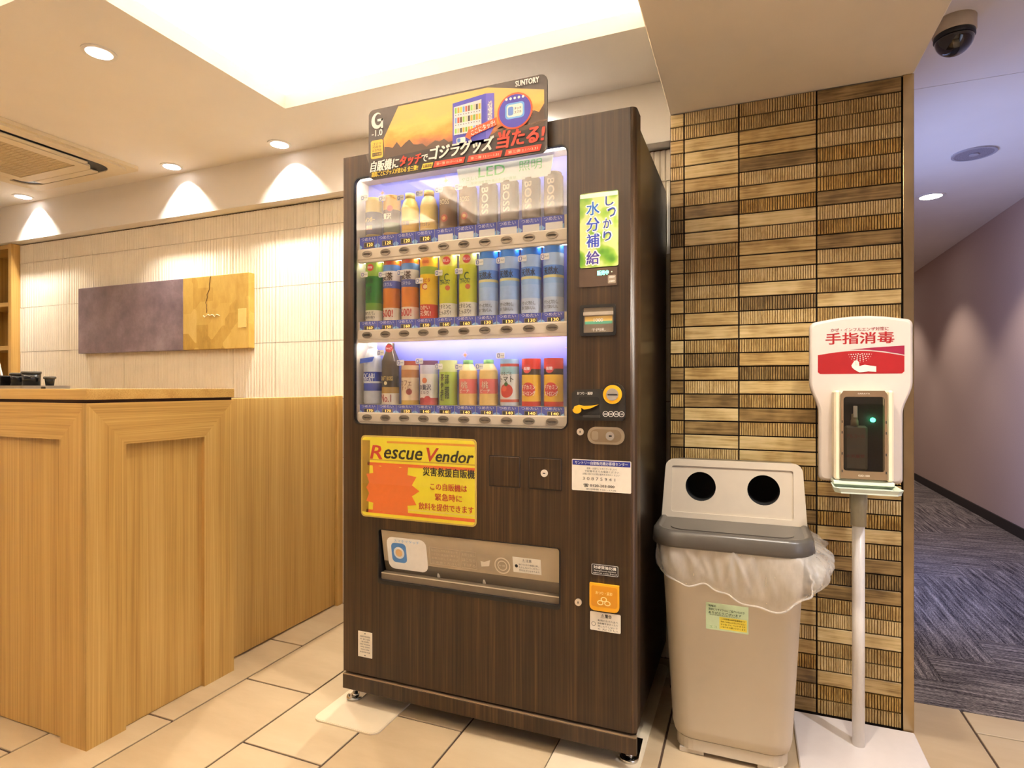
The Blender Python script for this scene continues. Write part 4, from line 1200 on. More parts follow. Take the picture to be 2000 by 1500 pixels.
# floor plates under the feet
fp = P('floor_plate_white', (226, 208, 178), .35, var=.02)
for x0, x1, y0, y1, lb in ((-1.288, -1.046, 1.487, 2.28, 'off white steel plate under the left front foot of the vending machine'), (-.52, -.276, 1.44, 2.28, 'off white steel plate under the right front foot of the vending machine')):
    t = MB().plate(rrect(x0, x1, y0, y1, .028, 6), 'z', .0005, .005, fp)
    t.plate(rrect(x0 + .003, x1 - .003, y0 + .003, y1 - .003, .026, 6), 'z', .005, .006, fp)
    tag(t.build('floor_plate'), lb, 'floor plate', 'plates under the vending machine')

# translucent card hung inside the display
lc = MB().plate([(U(.428), 1.681), (U(.722), 1.681), (U(.732), 1.741), (U(.416), 1.741)], 'y', FY + .020, FY + .022, P('frosted_card', (232, 232, 222), .5))
lc.text('LED', U(.535), 1.7205, .088, .030, FY + .0194, INK(110, 196, 110), .01).text('照明', U(.660), 1.7205, .072, .030, FY + .0194, INK(120, 200, 120), .005)
lc.text('やさしい', U(.462), 1.706, .060, .012, FY + .0194, INK(140, 196, 140), .005).text('年間消費電力量の削減に貢献', U(.540), 1.690, .150, .009, FY + .0194, INK(150, 190, 150), .004)
lc.build('frosted_card', vm)

# ---- advertising sign fixed over the top of the window
SX0, SX1, SZ0, SZ1, SY = U(.121), U(.729), 1.731, 1.955, 1.578
sgn = thing('advertising_sign', ((SX0 + SX1) / 2, SY, SZ0), 'dark rounded advertising board with orange sky fixed above the display window', 'sign')
frame = P('sign_board_brown', (58, 44, 36), .35, var=.04)
MB().plate(rrect(SX0, SX1, SZ0, SZ1, .020, 6), 'y', SY, SY + .006, frame).build('board', sgn)
MB().plate([(SX0 + .015, SZ0 + .03), (SX0 + .015, SZ0 + .092), (SX0 - .016, SZ0 + .088), (SX0 - .010, SZ0 + .070), (SX0 + .001, SZ0 + .045)], 'y', SY + .007, SY + .010, P('sign_fin', (96, 82, 70), .4)).build('side_fin', sgn)
MB().box(SX0 + .06, SX1 - .06, SY + .006, FY - .0016, SZ0 + .07, SZ0 + .092, blk).build('mount_bar', sgn)
su_ = lambda s: SX0 + (SX1 - SX0) * s
sz_ = lambda t: SZ0 + (SZ1 - SZ0) * t
def sky_print():
    m, nt, b = base_mat('stormy_sky_print')
    tc = nt.nodes.new('ShaderNodeTexCoord'); sp_ = nt.nodes.new('ShaderNodeSeparateXYZ')
    nt.links.new(tc.outputs['Generated'], sp_.inputs[0])
    f = noise(nt, tex_coord(nt, (1, 1, 2.2)), 9, 6, .6)
    a = nt.nodes.new('ShaderNodeMath'); a.operation = 'MULTIPLY_ADD'; a.inputs[1].default_value = .55
    s2 = nt.nodes.new('ShaderNodeMath'); s2.operation = 'MULTIPLY_ADD'; s2.inputs[1].default_value = .75; s2.inputs[2].default_value = -.12
    nt.links.new(sp_.outputs[2], s2.inputs[0]); nt.links.new(f, a.inputs[0]); nt.links.new(s2.outputs[0], a.inputs[2])
    nt.links.new(ramp(nt, a.outputs[0], [(.12, rgb(74, 50, 36)), (.28, rgb(168, 96, 44)), (.42, rgb(232, 150, 56)), (.58, rgb(240, 184, 92)), (.72, rgb(190, 170, 92)), (.9, rgb(216, 172, 96))]), b.inputs['Base Color'])
    b.inputs['Roughness'].default_value = .4
    return m
sy = SY - .0004
MB().poly([(su_(.185), sz_(.975)), (su_(.695), sz_(.975)), (su_(.985), sz_(.80)), (su_(.985), sz_(.27)), (su_(.10), sz_(.27)), (su_(.095), sz_(.56))], sy, sky_print()).build('sky_print', sgn)
rub = MB(); rr_ = random.Random(9)
rb_dark = INK(78, 58, 44); rb_mid = INK(112, 84, 62)
pts = [(su_(.10), sz_(.24))]
for i in range(36):
    s = .10 + .885 * i / 35
    hgt = .33 + .10 * rr_.random() + (.22 * max(0, s - .80) / .2) + (.06 if s < .3 else 0)
    pts.append((su_(s), sz_(hgt)))
pts.append((su_(.985), sz_(.24)))
rub.poly(pts, sy - .0003, rb_dark)
for i in range(26):
    s = rr_.uniform(.74, .97); t = .36 + rr_.random() * (.08 + .2 * max(0, (s - .8)) / .2)
    rub.poly([(su_(s), sz_(t)), (su_(s + .03), sz_(t + .012)), (su_(s + .028), sz_(t + .03)), (su_(s + .002), sz_(t + .02))], sy - .0006, rb_mid)
rub.build('rubble_print', sgn)
mv = MB()
mv.poly([(su_(.503), sz_(.27)), (su_(.685), sz_(.24)), (su_(.685), sz_(.90)), (su_(.503), sz_(.855))], sy - .0008, INK(62, 60, 168))
mv.poly([(su_(.685), sz_(.24)), (su_(.73), sz_(.44)), (su_(.73), sz_(.885)), (su_(.685), sz_(.90))], sy - .0008, INK(92, 84, 188))
mv.poly([(su_(.510), sz_(.42)), (su_(.662), sz_(.42)), (su_(.662), sz_(.835)), (su_(.510), sz_(.80))], sy - .0011, INK(232, 222, 226))
pal = [(120, 170, 60), (232, 150, 60), (226, 190, 60), (120, 160, 210), (200, 80, 60), (90, 60, 40), (140, 190, 90), (230, 200, 150), (60, 50, 50), (220, 170, 60)]
for r in range(3):
    for i in range(10):
        s = .516 + .0145 * i; t = .71 - .135 * r
        mv.quad(su_(s), su_(s + .011), sz_(t), sz_(t + .075 - .012 * (r == 2)), sy - .0014, INK(*pal[(i + 3 * r) % 10]))
        mv.poly(circ(su_(s + .005), sz_(t - .025), .0017, 8), sy - .0014, INK(60, 56, 90))
mv.text('自販機', su_(.708), sz_(.66), .014, .060, sy - .0012, wht, .01)
mv.poly(rrect(su_(.525), su_(.575), sz_(.30), sz_(.375), .004, 3), sy - .0014, wht).poly(rrect(su_(.53), su_(.548), sz_(.31), sz_(.365), .003, 3), sy - .0017, INK(90, 130, 200))
mv.build('machine_print', sgn)
ci = MB()
cxx, czz = su_(.838), sz_(.595)
ci.poly(circ(cxx, czz, .055, 36, .053), sy - .0016, INK(226, 84, 40)).poly(circ(cxx, czz, .050, 36, .048), sy - .0019, INK(66, 58, 168))
ci.poly(rrect(cxx - .030, cxx + .030, czz - .022, czz + .024, .010, 4), sy - .0022, INK(110, 170, 232)).poly(rrect(cxx - .025, cxx + .025, czz - .017, czz + .019, .008, 4), sy - .0025, wht)
ci.poly(rrect(cxx - .021, cxx - .004, czz - .012, czz + .013, .005, 4), sy - .0028, INK(92, 130, 202)).text('タッチ', cxx + .010, czz + .006, .022, .008, sy - .0028, blackp, .02).text('スマホ', cxx + .010, czz - .005, .022, .008, sy - .0028, blackp, .02)
for i in range(5): ci.poly(circ(cxx - .026 + .013 * i, czz + .037, .004, 10), sy - .0022, wht)
ci.build('circle_print', sgn)
ar = MB().poly([(su_(.575), sz_(.37)), (su_(.605), sz_(.315)), (su_(.605), sz_(.355)), (su_(.745), sz_(.455)), (su_(.745), sz_(.555)), (su_(.600), sz_(.455)), (su_(.598), sz_(.475))], sy - .0030, INK(226, 84, 40))
ar.text('ここにタッチ!', su_(.672), sz_(.448), .080, .0165, sy - .0033, wht, .02, 0, None, .245)
ar.build('arrow_print', sgn)
tx = MB()
yl = INK(240, 206, 70); rd = INK(226, 62, 38)
dk = INK(46, 34, 28)
tx.poly([(su_(.02), sz_(.02)), (su_(.98), sz_(.02)), (su_(.985), sz_(.34)), (su_(.74), sz_(.30)), (su_(.37), sz_(.30)), (su_(.02), sz_(.26))], sy - .0008, dk)
tx.text('自販機に', su_(.105), sz_(.175), .104, .034, sy - .0036, wht, .035, .18).text('タッチ', su_(.262), sz_(.185), .076, .032, sy - .0036, rd, .045, .18).text('で', su_(.345), sz_(.175), .022, .022, sy - .0036, wht, .03, .1)
tx.text('ゴジラグッズ', su_(.550), sz_(.225), .212, .042, sy - .0036, wht, .045, .18).text('当たる!', su_(.868), sz_(.245), .144, .050, sy - .0036, rd, .045, .15)
tx.text('期間ごとにグッズが変わる 全三弾!!', su_(.165), sz_(.062), .172, .0165, sy - .0036, yl, .02, .1)
tx.poly([(su_(.325), sz_(.025)), (su_(.385), sz_(.025)), (su_(.395), sz_(.10)), (su_(.335), sz_(.10))], sy - .0030, yl).text('応募期間', su_(.360), sz_(.062), .030, .010, sy - .0036, dk, .02)
for a, b, s in ((.395, .575, '第一弾 10.17〜11.30'), (.585, .775, '第二弾 12.1〜1.31'), (.785, .975, '第三弾 2.1〜3.31')):
    tx.poly([(su_(a), sz_(.025)), (su_(b - .01), sz_(.025)), (su_(b), sz_(.105)), (su_(a + .01), sz_(.105))], sy - .0030, rd)
    tx.text(s, su_((a + b) / 2), sz_(.065), (b - a) * .48, .009, sy - .0036, INK(250, 200, 170), .01)
tx.text('SUNTORY', su_(.902), sz_(.935), .072, .016, sy - .0036, wht, .045)
tx.build('lettering', sgn)
gl = MB()
cxx, czz = su_(.055), sz_(.83)
arcp = [(cxx + .022 * math.cos(a), czz + .026 * math.sin(a)) for a in [PI * .28 + 1.62 * PI * i / 18 for i in range(19)]]
inn = [(cxx + .004 + .013 * math.cos(a), czz + .003 + .018 * math.sin(a)) for a in [PI * .28 + 1.62 * PI * i / 18 for i in range(19)]]
gl.poly(arcp + inn[::-1], sy - .0008, wht)
gl.quad(cxx + .001, cxx + .025, czz - .003, czz + .005, sy - .0010, wht).quad(cxx + .015, cxx + .023, czz - .026, czz + .005, sy - .0010, wht)
gl.text('-1.0', cxx, sz_(.655), .040, .020, sy - .0010, wht, .03)
gl.build('emblem_print', sgn)
bd = MB().poly(rrect(su_(.015), su_(.092), sz_(.29), sz_(.555), .007, 4), sy - .0008, INK(232, 194, 84))
for s, t in (('ゴジラ', .50), ('70周年', .455), ('記念作品', .41)): bd.text(s, su_(.0535), sz_(t), .034, .0085, sy - .0012, dk, .015)
bd.quad(su_(.025), su_(.083), sz_(.325), sz_(.375), sy - .0011, dk).text('11.3公開', su_(.054), sz_(.350), .030, .007, sy - .0014, INK(232, 194, 84), .015)
bd.build('badge_print', sgn)

# ---- sample drinks in the display (each stands on its own on a shelf)
DYC = FY + .047
tagm = {}
def pay_tag(mb, x, y, z, s=1.0):
    mb.plate(rrect(x - .0135 * s, x + .0135 * s, z - .009 * s, z + .009 * s, .003, 3), 'y', y - .0006, y, INK(240, 236, 226))
    mb.plate(rrect(x - .0105 * s, x - .002 * s, z - .006 * s, z + .006 * s, .002, 3), 'y', y - .0010, y - .0006, INK(84, 96, 170), holes=[rrect(x - .0085 * s, x - .004 * s, z - .004 * s, z + .004 * s, .001, 2)])
    mb.text('タッチ', x + .006 * s, z, .010 * s, .0045 * s, y - .001, INK(50, 50, 54), .03)
    return mb

def colmat(c, gloss=.22):
    return P('sample_%d_%d_%d' % c, c, gloss, var=.06, vscale=60)

def drink(name, cat, label, u, zb, h, r, prof, bands, texts, cap=None, group=None, tagz=None, clear=True, extra=None, neckcol=None):
    x = U(u)
    d_ = thing(name, (x, DYC, zb), label, cat, group)
    base = colmat(bands[0][2])
    MB().lathe(x, DYC, [(a * r, zb + b * h) for a, b in prof], colmat(neckcol or bands[-1][2]), 24).build('body', d_)
    lb = MB()
    for bi, (z0, z1, c_) in enumerate(bands):
        q = r * 1.010 + .00006 * bi
        lb.lathe(x, DYC, [(q, zb + z0 * h), (q, zb + z1 * h)], colmat(c_), 24, caps=False)
    for tx_ in texts:
        s, zc, w, hh, c_ = tx_[:5]
        off = tx_[5] if len(tx_) > 5 else 0
        lb.text(s, x + off, zb + zc * h, w, hh, 0, INK(*c_), .02, 0, (x, DYC, r * 1.065))
    if extra: extra(lb, x, zb)
    lb.build('wrapper', d_)
    if cap: MB().lathe(x, DYC, [(r * cap[1], zb + cap[2] * h), (r * cap[1], zb + h * .995), (r * cap[1] * .9, zb + h)], colmat(cap[0]), 20).build('cap', d_)
    if tagz is not None: pay_tag(MB(), x - .016, FY + .0135, zb + tagz).build('payment_tag', d_)
    return d_

PET = [(.88, 0), (1, .03), (1, .70), (.96, .76), (.55, .90), (.42, .92), (.42, .99)]
SQ = [(.96, 0), (1, .02), (1, .97), (.98, 1.0)]
CAN = [(.82, 0), (1, .05), (1, .90), (.84, .985), (.84, 1.0)]
BCAN = [(.9, 0), (1, .04), (1, .62), (.8, .78), (.55, .86), (.55, .995)]
DU = lambda i: .0895 + .0705 * i
def disc(c_, dz, rr, off=0, txt=None, tc=(255, 255, 255)):
    def f(mb, x, zb):
        R = .0294 + .0002 * mb.__dict__.setdefault('nd', 0); mb.nd += 1
        rings = [[(x + R * math.sin((off + a) / R), DYC - R * math.cos((off + a) / R), zb + dz + b) for a, b in circ(0, 0, rr * q, 20)] for q in (.01, .3, .55, .8, 1.0)]
        mb.loft(rings, INK(*c_), True, False)
        if txt: mb.text(txt, x + off, zb + dz, rr * 1.5, rr * .7, 0, INK(*tc), .03, 0, (x, DYC, R + .0016))
    return f
def multi(*fs):
    def f(mb, x, zb):
        for q in fs: q(mb, x, zb)
    return f
z1_, z2_, z3_ = 1.5635, 1.2815, 1.0045
rr = .0285
# top row
H1 = .132
drink('coffee_can', 'can', 'purple and black can with a yellow top, first on the top shelf', DU(0), z1_, H1, rr, CAN, [(.05, .62, (52, 44, 84)), (.62, .92, (176, 150, 70))], [('レインボー', .42, .040, .016, (226, 190, 120)), ('微糖', .22, .024, .014, (214, 120, 80))], tagz=.128)
drink('coffee_can', 'can', 'multicoloured can with red, green and yellow print, second on the top shelf', DU(1), z1_, H1, rr, CAN, [(.05, .30, (64, 78, 52)), (.30, .62, (86, 60, 62)), (.62, .92, (196, 150, 70))], [('贅沢', .45, .030, .020, (236, 224, 200))], tagz=.118, extra=disc((186, 70, 60), .085, .010, .010))
drink('bottle_can', 'bottle', 'bright yellow bottle shaped can, third on the top shelf', DU(2), z1_, H1, rr, BCAN, [(.04, .30, (200, 158, 44)), (.30, .62, (226, 196, 84))], [('微糖', .22, .026, .014, (92, 66, 30))], cap=((226, 206, 130), .58, .86), tagz=.112, neckcol=(232, 206, 110))
drink('bottle_can', 'bottle', 'pale yellow bottle shaped can, fourth on the top shelf', DU(3), z1_, H1, rr, BCAN, [(.04, .24, (206, 166, 60)), (.24, .62, (232, 206, 130))], [('カフェオレ', .14, .036, .012, (110, 80, 40))], cap=((214, 178, 80), .60, .86), tagz=.117, neckcol=(234, 212, 150))
a = drink('coffee_can', 'can', 'left one of two brown cans with oval emblems on the top shelf', DU(4), z1_, H1, rr, CAN, [(.05, .92, (128, 98, 70))], [('BOSS', .62, .034, .016, (226, 206, 160))], group='brown emblem cans on the top shelf', tagz=.120, extra=multi(disc((176, 74, 50), .030, .012), disc((222, 180, 110), .030, .006)))
dup(a, (U(DU(5)), DYC, z1_), 'right one of two brown cans with oval emblems on the top shelf')
b = drink('coffee_can', 'can', 'first from the left of four dark lettered cans on the top shelf', DU(6), z1_, H1, rr, CAN, [(.05, .92, (96, 76, 60))], [], group='dark lettered cans on the top shelf', extra=lambda mb, x, zb: mb.text('BOSS', x, zb + .068, .082, .022, 0, INK(206, 190, 164), .03, 0, (x, DYC, rr * 1.05), -PI / 2))
for i, q in ((7, 'second from the left'), (8, 'third from the left'), (9, 'rightmost')): dup(b, (U(DU(i)), DYC, z1_), q + ' of four dark lettered cans on the top shelf')
# middle row
H2 = .202
drink('tea_bottle', 'bottle', 'green tea bottle with a red sticker, first on the middle shelf', DU(0), z2_, H2, rr, SQ, [(0, .18, (240, 232, 212)), (.18, .30, (120, 160, 60)), (.30, .74, (44, 128, 50)), (.74, 1, (150, 188, 74))],
      [('緑茶', .66, .030, .018, (20, 60, 26)), ('伊右衛門', .46, .018, .050, (20, 66, 28)), ('淹れたて。', .13, .040, .011, (50, 44, 34)), ('一番茶の香り', .06, .040, .009, (60, 54, 44))], tagz=.155, extra=disc((220, 52, 40), .178, .012, .004, '特保'))
c_ = drink('barley_tea_bottle', 'bottle', 'amber barley tea bottle marked 600, beside the green tea bottle', DU(1), z2_, H2, rr, SQ, [(0, .20, (242, 232, 212)), (.20, .52, (206, 120, 40)), (.52, .64, (96, 106, 176)), (.64, .80, (232, 224, 216)), (.80, .90, (90, 140, 204)), (.90, 1, (206, 120, 40))],
      [('麦茶', .71, .038, .026, (84, 50, 26)), ('600!', .11, .040, .024, (196, 44, 34)), ('ミネラル', .58, .036, .012, (220, 220, 236))], group='barley teas on the middle shelf', tagz=.150, extra=disc((200, 60, 46), .190, .009, .006))
dup(c_, (U(DU(2)), DYC, z2_), 'amber barley tea bottle marked 600, beside the yellow vitamin drink')
drink('vitamin_bottle', 'bottle', 'yellow vitamin drink with red emblem and red foot band, fourth on the middle shelf', DU(3), z2_, H2, rr, SQ, [(0, .22, (208, 60, 36)), (.22, .70, (240, 196, 40)), (.70, .82, (150, 176, 60)), (.82, 1, (236, 190, 50))],
      [('わかい', .17, .036, .014, (250, 236, 210)), ('元気!', .08, .042, .018, (250, 236, 210)), ('C', .50, .018, .020, (196, 40, 30)), ('デカビタ', .60, .038, .014, (196, 40, 30))], tagz=.120, extra=multi(disc((232, 150, 40), .180, .014, .004, '1000', (200, 50, 30)), disc((240, 220, 170), .101, .010)))
e = drink('lemon_bottle', 'bottle', 'yellow green lemon soda bottle beside the yellow vitamin drink', DU(4), z2_, H2, rr, SQ, [(0, .22, (244, 238, 222)), (.22, .80, (214, 214, 50)), (.80, 1, (226, 220, 120))],
      [('C.C.', .62, .040, .024, (48, 92, 44)), ('LEMON', .535, .034, .009, (48, 92, 44)), ('ビタミンC', .165, .044, .014, (48, 48, 30)), ('たっぷり!', .075, .044, .014, (48, 48, 30))], group='lemon sodas on the middle shelf', tagz=.140, extra=multi(disc((206, 52, 46), .178, .013, .008, '新しい'), disc((196, 84, 40), .092, .008, .012)))
dup(e, (U(DU(5)), DYC, z2_), 'yellow green lemon soda bottle beside the blue water bottles')
w0 = drink('water_bottle', 'bottle', 'blue and white water bottle beside the lemon soda, leftmost of four', DU(6), z2_, H2, rr * 1.06, SQ, [(0, .22, (206, 216, 234)), (.22, .42, (168, 196, 236)), (.42, .50, (150, 186, 232)), (.50, .54, (226, 214, 150)), (.54, .68, (92, 140, 214)), (.68, .86, (176, 200, 232)), (.86, 1, (44, 120, 206))],
      [('天然水', .60, .046, .022, (30, 40, 70)), ('きりっと冷たく。', .145, .046, .012, (80, 84, 96)), ('清くておいしい。', .075, .046, .011, (80, 84, 96))], group='mineral waters on the middle shelf', tagz=.162)
for i, q in ((7, 'second from the left of four'), (8, 'third from the left of four'), (9, 'rightmost of four')): dup(w0, (U(DU(i)), DYC, z2_), 'blue and white water bottle on the middle shelf, ' + q)
# bottom row
H3, H4 = .204, .142
drink('sports_drink_bottle', 'bottle', 'clear sports drink bottle with a blue label and white cap, first on the bottom shelf', DU(0) - .006, z3_, H3, rr * 1.05, PET, [(.22, .53, (34, 64, 168)), (.345, .375, (236, 240, 246))],
      [('POCARI', .465, .050, .016, (240, 244, 250)), ('SWEAT', .405, .044, .016, (240, 244, 250))], cap=((240, 242, 246), .46, .90), neckcol=(206, 212, 222),
      extra=lambda mb, x, zb: mb.plate([(x - .028, zb + .136), (x + .022, zb + .142), (x + .030, zb + .158), (x - .026, zb + .152)], 'y', DYC - rr * 1.05 - .004, DYC - rr * 1.05 - .003, INK(36, 82, 190)))
drink('coffee_bottle', 'bottle', 'black coffee bottle with a gold label, second on the bottom shelf', DU(1) - .006, z3_, H3, rr, [(.95, 0), (1, .02), (1, .72), (.5, .90), (.44, .92), (.44, .99)], [(0, .18, (236, 226, 208)), (.18, .28, (176, 138, 60)), (.28, .46, (48, 40, 26)), (.46, .70, (74, 62, 46))],
      [('CRAFT BOSS', .42, .050, .014, (206, 176, 96)), ('No.1', .10, .040, .024, (160, 40, 40))], cap=((60, 50, 40), .48, .90), neckcol=(66, 54, 40), tagz=.170, extra=multi(disc((196, 44, 50), .184, .013, .012, 'キャップ'), disc((224, 208, 160), .070, .006)))
drink('milk_coffee_can', 'can', 'beige milk coffee carton with a brown seal, third on the bottom shelf', DU(2), z3_, H4, rr, SQ, [(0, .10, (206, 168, 80)), (.10, .62, (232, 208, 170)), (.62, .80, (186, 124, 70)), (.80, .90, (226, 196, 150)), (.90, 1, (166, 72, 52))],
      [('カフェ', .50, .040, .018, (130, 74, 40)), ('オ・レ', .38, .034, .014, (130, 74, 40))], tagz=.136, extra=disc((150, 50, 40), .042, .010, .012))
drink('yogurt_bottle', 'bottle', 'white label milk drink with red fruit at the foot, fourth on the bottom shelf', DU(3), z3_, H4, rr, SQ, [(0, .16, (206, 92, 92)), (.16, .70, (238, 232, 226)), (.70, .90, (212, 210, 226)), (.90, 1, (120, 70, 110))],
      [('の贅沢', .40, .044, .018, (56, 50, 90)), ('ミルク', .28, .030, .010, (120, 90, 100))], tagz=.140, extra=multi(disc((204, 110, 60), .078, .009), disc((176, 40, 50), .014, .010, -.010), disc((196, 50, 56), .018, .011, .010)))
drink('tea_can', 'can', 'light green tea can with dark brush lettering, fifth on the bottom shelf', DU(4), z3_, H4, rr, SQ, [(0, .74, (172, 196, 72)), (.74, 1, (208, 216, 150))],
      [('茶', .62, .014, .022, (90, 60, 30), -.006), ('伊', .44, .013, .018, (50, 60, 30), -.008), ('右衛門', .22, .013, .036, (50, 60, 30), -.008), ('京都', .58, .013, .030, (40, 60, 30), .010), ('福寿園', .28, .013, .040, (40, 60, 30), .010)], tagz=.122)
pk = drink('peach_bottle', 'bottle', 'peach drink bottle with pink label, beside the light green tea can', DU(5), z3_, H4, rr, [(.95, 0), (1, .03), (1, .74), (.9, .80), (.52, .92), (.5, .99)], [(.02, .26, (228, 190, 110)), (.26, .58, (226, 110, 100)), (.58, .76, (232, 196, 120))],
      [('桃', .45, .022, .022, (250, 226, 200)), ('ピーチ', .32, .034, .010, (250, 240, 226))], cap=((120, 176, 110), .56, .84), neckcol=(236, 206, 150), group='peach drinks on the bottom shelf', tagz=.120)
dup(pk, (U(DU(6)), DYC, z3_), 'peach drink bottle with pink label, beside the tomato juice can')
drink('tomato_can', 'can', 'tomato juice can with a large red tomato, eighth on the bottom shelf', DU(7), z3_, H4, rr, SQ, [(0, .08, (196, 206, 216)), (.08, .14, (206, 90, 70)), (.14, .68, (226, 226, 220)), (.68, .84, (150, 196, 200)), (.84, .90, (190, 70, 60)), (.90, 1, (150, 190, 226))],
      [('トマト', .57, .046, .018, (40, 40, 36)), ('まるごと', .69, .036, .010, (40, 60, 60))], tagz=.152, extra=multi(disc((204, 50, 34), .046, .021), disc((226, 96, 60), .052, .008, -.006), disc((70, 120, 50), .066, .006)))
en = drink('energy_drink', 'bottle', 'red and yellow energy drink beside the tomato juice can', DU(8), z3_, H4, rr, SQ, [(0, .10, (200, 60, 40)), (.10, .66, (236, 186, 50)), (.66, .78, (60, 44, 30)), (.78, 1, (214, 60, 44))],
      [('ドデカミン', .40, .044, .014, (250, 244, 230)), ('ストロング', .27, .044, .014, (250, 244, 230))], group='energy drinks on the bottom shelf', extra=multi(disc((206, 40, 30), .050, .021, 0), disc((214, 56, 60), .112, .014, -.004, '炭酸')))
dup(en, (U(DU(9)), DYC, z3_), 'red and yellow energy drink at the right end of the bottom shelf')

# ================================================================== LITTER BIN
BCX, BCY = -0.045, 1.895
bin_ = thing('litter_bin', (BCX, BCY, 0), 'cream plastic litter bin with a grey lid and two round holes', 'bin')
binp = P('bin_plastic', (206, 192, 168), .45, var=.03, vscale=5, bmp=.02)
binpanel = P('bin_panel_plastic', (206, 192, 170), .4, var=.02)
ingrey = P('lid_grey', (84, 78, 70), .3, var=.04, vscale=10)
def ring_rr(hw, hd, r, z, cx=BCX, cy=BCY, n=6):
    return [(p[0], p[1], z) for p in rrect(cx - hw, cx + hw, cy - hd, cy + hd, r, n)]
body = MB().loft([ring_rr(.148, .135, .05, .045), ring_rr(.156, .143, .055, .052), ring_rr(.162, .150, .058, .08), ring_rr(.190, .178, .06, .60), ring_rr(.196, .184, .06, .605), ring_rr(.196, .184, .06, .625)], binp)
body.build('bin_body', bin_)
ft = MB().plate(rrect(BCX - .150, BCX + .150, BCY - .138, BCY + .138, .05, 6), 'z', .014, .046, binp)
for sx in (-1, 1):
    for sy_ in (-1, 1):
        ft.cbox(BCX + sx * .105 - .034, BCX + sx * .105 + .034, BCY + sy_ * .105 - .028, BCY + sy_ * .105 + .028, 0, .016, .002, binp)
ft.build('bin_foot', bin_)
lid = MB().loft([ring_rr(.214, .200, .075, .610), ring_rr(.216, .203, .075, .616), ring_rr(.213, .200, .075, .648), ring_rr(.204, .191, .07, .656), ring_rr(.196, .184, .065, .656), ring_rr(.190, .178, .06, .651)], ingrey)
lid = lid.build('lid', bin_)
MB().plate(rrect(BCX - .165, BCX + .165, BCY - .155, BCY - .025, .04, 5), 'z', .651, .6535, ingrey).build('lid_ridge', lid)
# upright front panel with two holes, leaning back slightly
PY = 1.905
def panel_pt(x, z, y):
    return (x, PY + y + (z - .655) * .10, z)
pb = MB()
outl = [(BCX - .2085, .645), (BCX + .2085, .645), (BCX + .205, .700)]
def corner(cx, cz, r, a0, a1, n=6): return [(cx + r * math.cos(a0 + (a1 - a0) * i / n), cz + r * math.sin(a0 + (a1 - a0) * i / n)) for i in range(n + 1)]
outl = [(BCX - .2085, .645), (BCX + .2085, .645)] + corner(BCX + .171, .806, .027, .02, PI / 2) + corner(BCX - .171, .806, .027, PI / 2, PI - .02)
hl = [circ(BCX - .091, .7495, .0455, 32), circ(BCX + .0905, .7495, .0455, 32)]
inn_ = rrect(BCX - .178, BCX + .172, .668, .812, .006, 3)
pb.plate(outl, 'y', 0, .006, binpanel, holes=[inn_])
pb.plate(rrect(BCX - .178, BCX + .172, .668, .812, .006, 3), 'y', .004, .010, binpanel, holes=hl)
pb.plate(outl, 'y', .010, .13, binpanel, side=binpanel) if False else None
n_o = len(outl)
pb.add([(p[0], .006, p[1]) for p in outl] + [(p[0] * .96 + BCX * .04, .16, .645 + (p[1] - .645) * .93) for p in outl], [(i, (i + 1) % n_o, n_o + (i + 1) % n_o, n_o + i) for i in range(n_o)], ingrey)
pb.add([(p[0] * .96 + BCX * .04, .16, .645 + (p[1] - .645) * .93) for p in outl], [tuple(range(n_o))], ingrey)
pb.v = [panel_pt(x, z, y) for x, y, z in pb.v]
pb = pb.build('hood', bin_)
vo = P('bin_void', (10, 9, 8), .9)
for cx in (-.091, .0905):
    m2 = MB().cyl((BCX + cx, .7495), 'y', .0455, .009, .10, vo, 32, cap0=False)
    m2.v = [panel_pt(x, z, y) for x, y, z in m2.v]
    m2.build('hole_sleeve', pb)
# liner bag hanging out under the lid
bagm = FILM('liner_film', (248, 243, 234), .32)
rb = random.Random(21)
N = 300
def resample(loop, n):
    L = [0.0]
    for p, q in zip(loop, loop[1:] + loop[:1]): L.append(L[-1] + math.hypot(q[0] - p[0], q[1] - p[1]))
    out = []; k = 0
    for i in range(n):
        t = L[-1] * i / n
        while L[k + 1] < t: k += 1
        p, q = loop[k % len(loop)], loop[(k + 1) % len(loop)]
        f = (t - L[k]) / max(1e-9, L[k + 1] - L[k])
        out.append((p[0] + (q[0] - p[0]) * f, p[1] + (q[1] - p[1]) * f))
    return out
PER = resample(rrect(BCX - .199, BCX + .199, BCY - .187, BCY + .187, .065, 8), N)
FOLD = [(rb.uniform(0, 2 * PI), rb.uniform(.018, .05), rb.uniform(-.35, .35), rb.uniform(.002, .0065)) for _ in range(46)]
def folds(a, t):
    v = 0
    for c_, wd, sl, am in FOLD:
        q = (a - c_ - sl * (t - .5) + PI) % (2 * PI) - PI
        v += am * math.exp(-(q / wd) ** 2)
    return v
